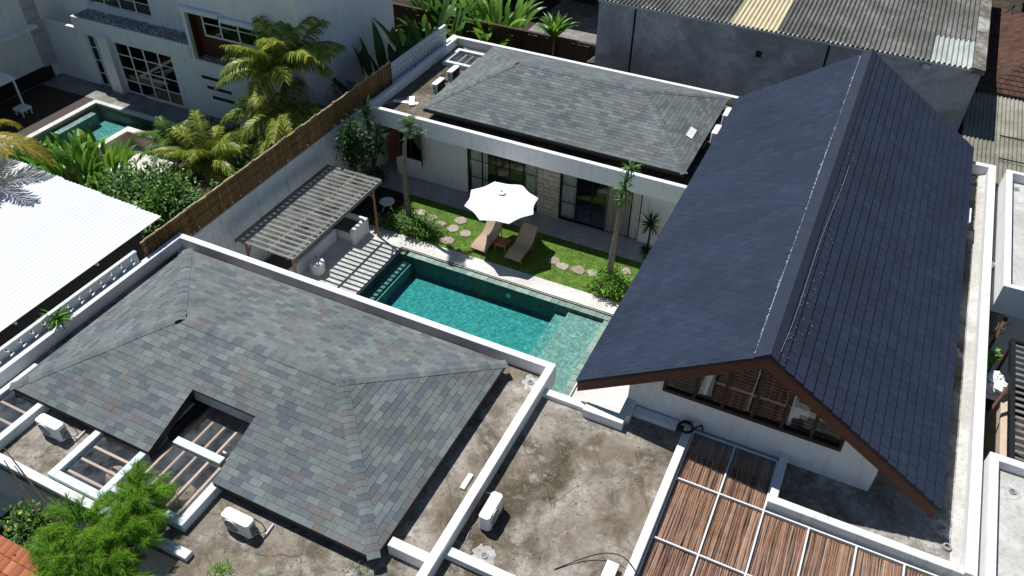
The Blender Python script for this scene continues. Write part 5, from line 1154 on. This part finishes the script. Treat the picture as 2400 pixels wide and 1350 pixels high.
# ------------------------------------------------------------------ plants
def rot_dir(az, el): return Vector((math.cos(az)*math.cos(el), math.sin(az)*math.cos(el), math.sin(el)))
def blade(mb, p, az, el, L, w, droop, seg=5, fold=0.15, twist=0.0, tip=0.35):
    """arched leaf: widest at 'tip' fraction, centre rib folded"""
    p = Vector(p); vs = []; fs = []; d = rot_dir(az, el); side0 = Vector((-math.sin(az), math.cos(az), 0))
    for i in range(seg+1):
        t = i/seg; e = el - droop*t*t*1.2; 
        if i: p = p + rot_dir(az, e)*(L/seg)
        ww = w*(math.sin(math.pi*min(1, (t*0.94+0.03))**(0.75)) if True else 1)
        up = rot_dir(az, e+math.pi/2); s = (side0*math.cos(twist)+up*math.sin(twist))
        if i == seg: vs.append(p)
        else: vs += [p - s*ww*0.5 + up*ww*fold, p, p + s*ww*0.5 + up*ww*fold]
    for i in range(seg-1): a = 3*i; fs += [(a,a+1,a+4,a+3),(a+1,a+2,a+5,a+4)]
    a = 3*(seg-1); fs += [(a,a+1,a+3),(a+1,a+2,a+3)]
    mb.add(vs, fs)
def frond(mb, rib, r, p, az, el, L, droop, nl=34, ll=0.55, lw=0.035, hang=0.9):
    p = Vector(p); pts = [p.copy()]; seg = 12
    for i in range(seg):
        t = (i+1)/seg; e = el - droop*t**1.4; p = p + rot_dir(az+0.12*math.sin(3*t), e)*(L/seg); pts.append(p.copy())
    rib.tube(pts, [0.028*(1-0.85*i/seg)+0.004 for i in range(seg+1)], 4, False)
    for i in range(nl):
        t = 0.12+0.86*i/(nl-1); k = min(int(t*seg), seg-1); f = t*seg-k; q = pts[k].lerp(pts[k+1], f); d = (pts[k+1]-pts[k]).normalized()
        side = d.cross(Vector((0,0,1))); side.normalize(); upv = side.cross(d)
        l = ll*(0.55+0.45*math.sin(math.pi*min(1,t*1.05)))*r.uniform(0.85,1.1)
        for s in (-1, 1):
            a = (side*s*r.uniform(0.75,1.0) + d*(0.55+0.5*t) + upv*0.25).normalized(); b = (a + Vector((0,0,-hang*r.uniform(0.7,1.2)))).normalized(); c = (b + Vector((0,0,-hang*0.9))).normalized()
            q1 = q + a*l*0.35; q2 = q1 + b*l*0.4; q3 = q2 + c*l*0.3; w = d*lw*0.5
            mb.add([q-w*0.6,q+w*0.6,q1+w,q1-w,q2+w*0.8,q2-w*0.8,q3], [(0,1,2,3),(3,2,4,5),(5,4,6)])
def palm(name, label, base, top, fronds, L, trunk_r, mat, seed, ll=0.55, lw=0.035, droop=(0.8,1.7), el=(0.2,1.2), hang=0.9, nl=34, az0=None, dry=2, lean=0.0):
    r = random.Random(seed); t = thing(name, label, 'palm tree', base); b = Vector(base); tp = Vector(top); pts = []; rad = []
    for i in range(13):
        f = i/12; q = b.lerp(tp, f); q.x += lean*math.sin(math.pi*f); pts.append(q); rad.append(trunk_r*(1.35-0.55*f)*(1.0+0.07*(i%2)))
    MB().tube(pts, rad, 9).build('trunk','bark',t)
    cr = MB(); rb = MB()
    for k in range(fronds):
        az = (az0 if az0 is not None else 0)+k*2.39996+r.uniform(-.2,.2); e = r.uniform(*el)
        frond(cr, rb, r, tp+Vector((0,0,r.uniform(-.05,.1))), az, e, L*r.uniform(0.8,1.1), r.uniform(*droop), nl, ll, lw, hang)
    cr.build('crown',mat,t,kind='stuff'); rb.build('frond_ribs','leaf_yellow',t,kind='stuff')
    if dry:
        dm = MB(); rb2 = MB()
        for k in range(dry): frond(dm, rb2, r, tp-Vector((0,0,0.1)), r.uniform(0,6.28), -0.5, L*0.7, 0.8, 22, ll*0.8, lw*0.7, 1.2)
        dm.add(rb2.v, rb2.f); dm.build('dry_fronds','leaf_dry',t,kind='stuff')
    return t
def leafball(mb, r, c, rad, n, l, w, out=0.6, clumps=9):
    c = Vector(c); cl = []
    for k in range(clumps):
        d = Vector((r.gauss(0,1), r.gauss(0,1), r.gauss(0,0.9))); d.normalize(); f = r.uniform(0.35,0.95); cl.append((c + Vector((d.x*rad[0]*f, d.y*rad[1]*f, d.z*rad[2]*f)), d))
    for i in range(n):
        cc, d0 = cl[i % clumps]; s = 0.42
        p = cc + Vector((r.gauss(0,rad[0]*s*0.5), r.gauss(0,rad[1]*s*0.5), r.gauss(0,rad[2]*s*0.5)))
        d = (Vector((r.gauss(0,1),r.gauss(0,1),r.gauss(0.25,0.8))) + d0*out*2).normalized(); side = d.cross(Vector((r.gauss(0,.3),r.gauss(0,.3),1))).normalized(); up = side.cross(d)
        L = l*r.uniform(0.6,1.2); W = w*r.uniform(0.7,1.15)
        m1 = p + d*L*0.45; tp = p + d*L - up*L*0.12
        mb.add([p, m1+side*W*0.5+up*W*0.12, tp, m1-side*W*0.5+up*W*0.12, m1-up*W*0.02], [(0,1,4),(1,2,4),(2,3,4),(3,0,4)])
def shrub(name, label, c, rad, n, l, w, mat, seed, cat='shrub', clumps=9, stems=6, z0=0.0, flowers=None, trunk_r=0.02):
    r = random.Random(seed); t = thing(name, label, cat, (c[0],c[1],z0)); m = MB(); leafball(m, r, c, rad, n, l, w, clumps=clumps); m.build('foliage',mat,t,kind='stuff')
    s = MB()
    for k in range(stems):
        a = r.uniform(0,6.28); q = Vector((c[0]+rad[0]*0.7*math.cos(a), c[1]+rad[1]*0.7*math.sin(a), c[2]+rad[2]*r.uniform(-.2,.5)))
        b = Vector((c[0]+0.1*rad[0]*math.cos(a), c[1]+0.1*rad[1]*math.sin(a), z0)); s.tube([b, b.lerp(q,0.5)+Vector((0,0,0.08)), q], [trunk_r,trunk_r*0.8,trunk_r*0.35], 5)
    s.build('stems','bark_dark',t)
    if flowers:
        f = MB(); leafball(f, r, (c[0],c[1],c[2]+rad[2]*0.25), rad, flowers[1], 0.10, 0.10, clumps=12); f.build('flowers',flowers[0],t,kind='stuff')
    return t
def rosette(mb, r, c, n, L, w, el=(-0.4,1.4), droop=(0.2,0.9), seg=4, fold=0.2):
    for k in range(n): blade(mb, c, k*2.39996+r.uniform(-.3,.3), r.uniform(*el), L*r.uniform(0.75,1.1), w, r.uniform(*droop), seg, fold)
def blade_clump(name, label, c, n, L, w, mat, seed, spread=0.6, el=(0.9,1.5), droop=(0.2,1.0), seg=6, z0=0.0, cat='plant', fold=0.12, stalk=0.5):
    r = random.Random(seed); t = thing(name, label, cat, (c[0],c[1],z0)); m = MB(); s = MB()
    for k in range(n):
        a = r.uniform(0,6.28); q = math.sqrt(r.random())*spread; b = Vector((c[0]+q*math.cos(a), c[1]+q*math.sin(a), z0)); az = a+r.uniform(-.9,.9); e = r.uniform(*el); sl = L*stalk*r.uniform(0.5,1.3); tp = b+rot_dir(az, min(1.5,e+0.15))*sl
        s.tube([b, tp], [0.022,0.012], 5, False); blade(m, tp, az, e, L*r.uniform(0.7,1.15), w*r.uniform(0.8,1.2), r.uniform(*droop), seg, fold, r.uniform(-.5,.5))
    m.build('leaves',mat,t,kind='stuff'); s.build('stalks','leaf_mid',t); return t

# courtyard palms (thin trunk, tuft of narrow fronds)
def tuft_palm(name, label, base, path, tr, tufts, mat, seed, nfr, L, nl=26, ll=0.24, lw=0.02):
    r = random.Random(seed); t = thing(name, label, 'palm tree', base)
    MB().tube(path, [tr*(1.25-0.6*i/(len(path)-1))*(1+0.06*(i%2)) for i in range(len(path))], 9).build('trunk','bark',t)
    m = MB(); rb = MB()
    for c, n in tufts:
        for k in range(n): frond(m, rb, r, c, k*2.39996+r.uniform(-.3,.3), r.uniform(0.3,1.35), L*r.uniform(0.7,1.1), r.uniform(0.5,1.6), nl, ll, lw, 0.5)
    m.build('crown',mat,t,kind='stuff'); rb.build('frond_ribs','leaf_mid',t,kind='stuff'); return t
tuft_palm('small_palm','slender palm with a thin trunk and feathery tuft on the left of the lawn',(-15.42,22.65,0),[(-15.42,22.65,0),(-15.44,22.67,0.8),(-15.47,22.68,1.7),(-15.46,22.69,2.6),(-15.40,22.7,3.4),(-15.34,22.7,4.0),(-15.22,22.7,4.5)],0.095,[((-15.14,22.7,4.75),9),((-14.92,22.8,4.25),6),((-15.18,22.75,4.35),4)],'leaf_grey',31,9,0.66)
rs = random.Random(33); base = (-6.60,22.62,0)
tp_ = thing('dracaena_palm','tall dracaena palm with thick grey trunk beside the dark roof','palm tree',base)
MB().tube([(-6.60,22.62,0),(-6.62,22.62,0.7),(-6.60,22.62,1.5),(-6.56,22.62,2.4),(-6.51,22.61,3.3),(-6.47,22.6,4.1),(-6.42,22.6,4.9),(-6.36,22.6,5.4)],[0.16,0.14,0.12,0.105,0.085,0.075,0.06,0.04],9).build('trunk','bark',tp_)
m = MB()
for c, n, L in (((-6.49,22.6,4.15),34,0.46),((-6.45,22.6,4.55),34,0.48),((-6.40,22.6,4.95),26,0.44),((-6.32,22.62,5.45),34,0.5)): rosette(m, rs, c, n, L, 0.05, (-0.9,1.4), (0.3,1.1), 4)
m.build('crown','leaf_mid',tp_,kind='stuff')
shrub('leafy_shrub','round green shrub around the slender palm trunk',(-15.0,22.55,0.42),(0.95,0.55,0.45),2300,0.18,0.055,'leaf_mid',41,clumps=26)
shrub('leafy_shrub','low sparse green shrub at the pool corner by the pergola',(-16.35,22.35,0.26),(0.75,0.4,0.28),500,0.14,0.05,'leaf_mid',42,clumps=14)
shrub('leafy_shrub','green shrub around the dracaena trunk beside the dark roof',(-6.55,22.5,0.45),(0.80,0.55,0.45),2200,0.18,0.055,'leaf_bright',43,clumps=24)
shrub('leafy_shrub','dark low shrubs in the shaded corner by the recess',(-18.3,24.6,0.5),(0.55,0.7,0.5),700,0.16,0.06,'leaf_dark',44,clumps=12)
shrub('corner_tree','broad leaved tree against the boundary wall above the pergola end',(-18.15,23.25,2.85),(0.85,0.8,1.25),950,0.28,0.12,'leaf_dark',45,'tree',14,9,0.0,None,0.05)
r = random.Random(46); dc = thing('spiky_dracaena','dark spiky dracaena between the corner tree and rear villa','plant',(-18.15,24.2,0)); m = MB(); s = MB()
for (x,y,z) in ((-18.1,24.2,3.5),(-17.75,24.3,2.9),(-18.3,24.5,3.9),(-17.6,24.1,2.3)):
    rosette(m, r, (x,y,z), 44, 0.62, 0.045, (-0.8,1.4), (0.2,0.8)); s.tube([(-18.15,24.2,0),(-18.1,24.2,1.2),(x,y,z)],[0.06,0.05,0.035],6)
m.build('leaves','leaf_dark',dc,kind='stuff'); s.build('stems','bark_dark',dc)
for i,(x,y,z,L,lab) in enumerate(((-6.0,25.35,1.45,0.62,'dark yucca in front of the white wall beside the dark roof'),(-5.95,24.95,0.45,0.35,'small dark plant on the terrace edge beside the dark roof'))):
    yu = thing('yucca', lab, 'plant', (x,y,0.06)); m = MB(); rosette(m, r, (x,y,z), 70, L, 0.045, (-0.7,1.4), (0.2,0.7)); m.build('leaves','leaf_dark',yu,kind='stuff'); MB().tube([(x,y,0.06),(x+0.03,y,z*0.6),(x,y,z)],[0.05,0.045,0.04],7).build('stem','bark_dark',yu)

# left garden
palm('coconut_palm','tallest yellow-green coconut palm in front of the neighbouring villa window',(-23.5,25.0,-0.7),(-23.0,25.1,4.2),24,3.1,0.14,'leaf_coco',51,0.85,0.065,(0.6,1.8),(0.2,1.5),0.9,54)
palm('coconut_palm','young coconut palm with drooping yellow fronds leaning over the bamboo screen',(-22.7,23.6,-0.7),(-22.3,23.9,2.7),20,2.9,0.13,'leaf_coco',52,0.85,0.065,(0.9,2.0),(0.1,1.1),1.1,50)
palm('garden_palm','bushy yellowish palm behind the frangipani bush in the left garden',(-24.9,21.3,-0.7),(-24.8,21.5,1.1),17,2.4,0.11,'leaf_coco',53,0.7,0.055,(0.7,1.7),(0.3,1.4),0.9,46)
palm('areca_palm','darker green small palm near the corner of the small pool',(-28.2,22.5,-0.7),(-28.2,22.6,0.6),14,1.6,0.07,'leaf_mid',54,0.5,0.055,(0.6,1.5),(0.3,1.4),0.7,28,dry=0)
yl = palm('edge_palm','golden yellow palm fronds hanging in at the left edge over the white shed roof',(-32.9,16.6,-0.7),(-29.6,14.9,4.5),9,2.9,0.14,'leaf_yellow',55,0.75,0.06,(0.5,1.2),(0.0,0.6),0.7,48)
blade_clump('heliconia','broad upright heliconia clump between the small pool and white shed roof',(-30.2,18.9),190,1.35,0.30,'leaf_bright',61,2.1,(0.8,1.5),(0.2,1.0),6,-0.72,'plant',0.12,0.8)
blade_clump('heliconia','smaller heliconia clump at the left beside the golden palm fronds',(-33.2,18.6),70,1.2,0.27,'leaf_bright',62,1.2,(0.8,1.5),(0.2,1.0),6,-0.7)
shrub('frangipani_bush','large dark green bush with white blossoms at the shed roof corner',(-24.6,18.0,1.0),(2.5,1.7,1.6),6500,0.30,0.11,'leaf_mid',63,'bush',70,12,-0.72,('flower',26),0.05)
shrub('garden_bush','mixed green bush along the inside of the bamboo screen',(-21.2,20.2,0.9),(1.3,3.2,1.6),4800,0.28,0.10,'leaf_mid',64,'bush',50,10,-0.72,None,0.04)
shrub('garden_bush','green bush near the pale paving of the left garden',(-28.0,19.6,0.0),(1.6,1.2,0.8),1600,0.24,0.09,'leaf_mid',65,'bush',22,8,-0.72,('flower',10),0.03)
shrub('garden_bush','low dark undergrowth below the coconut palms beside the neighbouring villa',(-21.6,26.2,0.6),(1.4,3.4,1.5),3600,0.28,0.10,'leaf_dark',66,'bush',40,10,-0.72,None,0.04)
shrub('garden_bush','dense dark green bush below the yellowish palm in the left garden',(-23.6,22.6,0.6),(1.6,1.6,1.4),3200,0.26,0.09,'leaf_dark',69,'bush',36,10,-0.72,None,0.04)
shrub('garden_bush','dark green bush between the small palm and the patio edge',(-27.0,23.9,0.2),(1.5,0.9,0.9),1600,0.24,0.09,'leaf_dark',77,'bush',20,8,-0.72,None,0.03)
blade_clump('banana_plant','bright banana leaf pair at the shed roof corner by the bamboo screen',(-21.6,17.0),7,1.0,0.42,'leaf_bright',67,0.35,(0.7,1.4),(0.4,1.2),7,0.6)
shrub('vine_shrub','small broad leaved plant above the shed roof edge with yellow-green leaves',(-22.9,16.2,2.6),(0.5,0.4,0.4),70,0.34,0.22,'leaf_bright',68,'plant',6,5,-0.72,None,0.03)
r = random.Random(70)
fp = thing('fan_palm','small fan palm poking up beside the near breeze block wall','palm tree',(-18.95,9.65,-0.7)); m = MB()
rosette(m, r, (-18.96,9.65,4.12), 36, 0.55, 0.055, (0.0,1.2), (0.3,1.1)); m.build('leaves','leaf_bright',fp,kind='stuff'); MB().tube([(-18.93,9.65,-0.03),(-18.935,9.65,4.14)],[0.022,0.020],7).build('trunk','bark_dark',fp)
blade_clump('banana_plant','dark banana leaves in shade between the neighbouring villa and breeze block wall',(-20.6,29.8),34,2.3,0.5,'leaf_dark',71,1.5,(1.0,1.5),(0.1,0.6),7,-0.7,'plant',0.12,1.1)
blade_clump('banana_plant','tall dark banana leaves by the far end of the breeze block wall',(-20.6,33.4),22,2.2,0.5,'leaf_mid',72,1.1,(1.0,1.5),(0.1,0.6),7,-0.05,'plant',0.12,1.0)
blade_clump('banana_plant','bright green banana clump above the middle of the plank fence',(-19.8,39.0),80,1.9,0.42,'leaf_bright',73,1.5,(0.8,1.5),(0.2,1.0),7,-0.04,'plant',0.12,0.8)
blade_clump('banana_plant','green banana clump behind the left end of the plank fence',(-23.2,39.2),80,1.9,0.42,'leaf_mid',74,1.7,(0.8,1.5),(0.2,1.0),7,-0.04,'plant',0.12,0.7)
bn = thing('birdnest_palm','bright yellow-green strap leaved plant on a thin stem above the plank fence','plant',(-15.35,37.3,-0.04)); m = MB(); rosette(m, r, (-15.35,37.3,2.5), 44, 1.55, 0.24, (0.7,1.5), (0.2,1.0), 6); m.build('leaves','leaf_bright',bn,kind='stuff'); MB().tube([(-15.4,37.3,-0.04),(-15.35,37.3,2.5)],[0.05,0.045],7).build('trunk','bark',bn)
shrub('garden_bush','dark ground plants at the foot of the plank fence',(-21.5,36.6,0.3),(2.5,0.6,0.5),900,0.22,0.08,'leaf_dark',75,'bush',20,8,-0.04)
shrub('dark_tree','dark leafy tree at the top right corner behind the tiled house',(7.0,49.5,5.6),(2.2,2.2,1.4),1600,0.35,0.12,'leaf_dark',76,'tree',26,8,-0.04,None,0.10)

# bottom left: feathery tree, dark leaves, tiled roof corner
ft = thing('feathery_tree','bright green feathery tree overlapping the front villa skylights','tree',(-12.2,4.4,-0.04)); r = random.Random(81)
m = MB(); br = MB()
def plume(c, d, L, n, nl):
    pts = [Vector(c)]; dd = Vector(d).normalized()
    for i in range(7):
        dd = (dd + Vector((r.gauss(0,.12), r.gauss(0,.12), -0.10+r.gauss(0,.08)))).normalized(); pts.append(pts[-1]+dd*L/7)
    br.tube(pts,[0.014*(1-0.8*i/7)+0.002 for i in range(8)],4,False)
    for i in range(n):
        t = r.uniform(0.08,1.0); k = min(int(t*7),6); q = pts[k].lerp(pts[k+1], t*7-k); ax = (pts[k+1]-pts[k]).normalized()
        v = (Vector((r.gauss(0,1),r.gauss(0,1),r.gauss(0.35,0.8))).normalized()*0.8 + ax*0.9).normalized(); l = nl*r.uniform(0.5,1.1); s = v.cross(Vector((r.gauss(0,1),r.gauss(0,1),r.gauss(0,1)))).normalized()*0.004
        md = q+v*l*0.5+Vector((0,0,l*0.04)); e = q+v*l*0.95+Vector((0,0,-l*0.30)); m.add([q-s,q+s,md+s,md-s,e],[(0,1,2,3),(3,2,4)])
lobes = [((-12.05,6.05,4.45),0.62,50),((-12.8,5.0,4.1),0.75,58),((-11.75,5.1,4.3),0.75,62),((-12.3,4.3,4.2),0.9,62),((-13.2,4.5,3.8),0.55,36),((-11.4,4.3,4.0),0.7,46),((-11.8,5.6,4.5),0.5,34)]
for (c, rad, n) in lobes:
    c = Vector(c)
    for k in range(n):
        d = Vector((r.gauss(0,1),r.gauss(0,1),r.gauss(0.35,0.8))).normalized(); plume(c + d*rad*r.uniform(0.1,0.55), d, rad*r.uniform(0.5,0.9), 150, 0.28)
m.build('foliage','leaf_feather',ft,kind='stuff'); br.build('twigs','leaf_mid',ft,kind='stuff')
tb_ = MB()
for (c, rad, n) in lobes: tb_.tube([(-12.2,4.4,-0.04),(-12.1+r.uniform(-.2,.2),4.5,2.2),c],[0.11,0.08,0.03],7)
tb_.build('trunk','bark_dark',ft)
# tiny weeds on the slab edge
for i,(x,y,lab) in enumerate(((-9.7,5.75,'feathery weed growing at the bottom edge of the concrete roof'),(-8.6,5.9,'sparse weed on the concrete roof below the shingle corner'),(-6.9,7.0,'thin dry weed at the lower shingle corner'))):
    t = thing('roof_weed', lab, 'weed', (x,y,ZS)); w2 = MB()
    for k in range(90 if i == 0 else 40):
        a = r.uniform(0,6.28); q = r.uniform(0,0.35); blade(w2,(x+q*math.cos(a),y+q*math.sin(a)*.7,ZS),r.uniform(0,6.28),r.uniform(0.5,1.4),r.uniform(0.12,0.35),0.012,r.uniform(0.2,1.0),3)
    w2.build('leaves','leaf_feather' if i < 2 else 'leaf_grey',t,kind='stuff'); MB().tube([(x,y,ZS),(x+0.03,y,ZS+0.12)],0.006,5).build('stem','bark_dark',t)
blade_clump('dark_broadleaf','dark broad leaved plant at the lower left edge beside the orange tiles',(-15.7,4.3),40,0.9,0.42,'leaf_dark',83,1.0,(0.2,1.2),(0.3,1.0),6,1.2)
shrub('yellow_vine','yellow-green flowering vine along the white kerb at the lower left',(-14.5,4.85,3.2),(0.8,0.45,0.5),800,0.16,0.07,'leaf_mid',84,'vine',14,6,1.5,('flower_yellow',40),0.02)
shrub('grey_leaf_bush','pale variegated leaves beside the orange roof tiles',(-13.9,4.25,3.6),(0.4,0.3,0.3),120,0.22,0.12,'leaf_grey',85,'bush',8,5,1.5,None,0.02)
sv = thing('bare_branch','bare slanting branches crossing the kerb at the lower left','branch',(-15.2,4.5,1.0))
for (a,b_) in (((-16.26,5.76,4.3),(-13.33,4.87,4.0)),((-15.9,5.5,4.25),(-14.2,4.9,3.9))): MB().tube([a,tuple((Vector(a)+Vector(b_))/2+Vector((0.05,0,0.08))),b_],[0.012,0.022,0.035],5).build('branch','bark_dark',sv)
MB().tube([(-15.2,4.5,1.0),(-13.9,4.5,3.7)],[0.05,0.035],6).build('branch','bark_dark',sv)
OR = thing('orange_tiled_roof','corner of an orange clay tiled roof at the lower left','roof',(-14.5,3.2,1.0))
MB().prism([(-16.5,1.5,3.05),(-13.1,1.5,3.05),(-13.1,4.15,3.9),(-16.5,4.15,3.9)],(0,0,-0.08)).build('roof_deck','under_roof',OR)
po0 = Vector((-13.1,4.17,3.93)); 
uo = Vector((-1,0,0)); vo = Vector((0,-2.65,-0.85)).normalized()
me = bpy.data.meshes.new('roof_tile'); me.from_pydata([(0,0,0.03),(0.06,0,0.05),(0.13,0,0.05),(0.2,0,0.025),(0,0.3,0.0),(0.06,0.3,0.02),(0.13,0.3,0.02),(0.2,0.3,0.0),(0,0.3,-0.02),(0.2,0.3,-0.02),(0,0,-0.01),(0.2,0,-0.01)],[],[(0,1,5,4),(1,2,6,5),(2,3,7,6),(0,10,11,3,2,1),(0,4,8,10),(3,11,9,7)]); me.update(); me.materials.append(MATS['clay_orange'])
for j in range(9):
    for k in range(16):
        o = bpy.data.objects.new('roof_tile', me); COL.objects.link(o); o.parent = OR
        # courses climb towards +Y edge; lower edge faces away from the hedge
        p = Vector((-16.4+0.21*k+0.02*(j%2), 1.6+0.285*j, 3.10+0.285*j*0.32)); n_ = Vector((0,-0.305,0.952)); m4 = Matrix((Vector((1,0,0)),Vector((0,0.952,0.305)),n_)).transposed().to_4x4(); m4.translation = p-ORG[OR.name]; o.matrix_local = m4

# right side greenery in the gap
shrub('gap_vine','bright leafy vine in the gap below the upper neighbouring block',(5.75,22.0,2.3),(0.35,0.6,0.5),150,0.22,0.15,'leaf_bright',91,'vine',9,5,-0.03,None,0.03)
blade_clump('gap_leaf','single bright broad leaf in the gap beside the parapet',(5.62,18.3),4,0.5,0.26,'leaf_bright',92,0.12,(0.8,1.4),(0.2,0.8),6,2.2)
shrub('gap_shrub','low green plants at the bottom of the gap beside the lower right block',(5.31,15.0,1.4),(0.05,1.6,0.9),300,0.16,0.07,'leaf_mid',93,'shrub',12,5,-0.03,None,0.02)
vn = thing('dry_vine','dry twisting vine stems under the upper neighbouring block','vine',(5.9,23.2,2.2)); r = random.Random(95)
for k in range(4):
    p = Vector((5.6,22.6,2.9)); pts = [p]
    for i in range(8): p = p+Vector((r.uniform(0,.12),r.uniform(-.05,.22),r.uniform(-.12,.12))); pts.append(p)
    MB().tube(pts,0.012,5).build('stem','leaf_dry',vn)

# windblown litter on the flat roofs and lawn: dry leaves and lime flecks
r = random.Random(101); lt = MB()
for (x0_,x1_,y0_,y1_,z_,n_) in ((-5.2,-1.7,8.5,13.5,ZS,150),(-6.6,-5.7,8,14.1,ZS,60),(-10.4,-5.8,4.2,7.2,ZS,120),(-16.8,-15.1,5.8,7.2,ZS,40),(3.1,4.9,13,30.8,ZS,110),(-18.5,-16.5,25.4,30,BS,50),(1.0,4.9,12.9,14.2,ZS,60),(-16,-5,22.2,24.6,0.03,60)):
    for i in range(n_):
        x = r.uniform(x0_,x1_); y = r.uniform(y0_,y1_); a = r.uniform(0,6.28); l = r.uniform(0.012,0.045); w = l*r.uniform(0.3,0.6); z = z_+0.004; dx, dy = math.cos(a), math.sin(a)
        lt.add([(x-dx*l,y-dy*l,z),(x-dy*w,y+dx*w,z+0.008),(x+dx*l,y+dy*l,z+0.004),(x+dy*w,y-dx*w,z+0.006)],[(0,1,2),(0,2,3)])
o = lt.build('leaf_litter','leaf_dry',kind='stuff'); o['label'] = 'scattered dry leaf litter on the flat roofs and lawn'; o['category'] = 'litter'
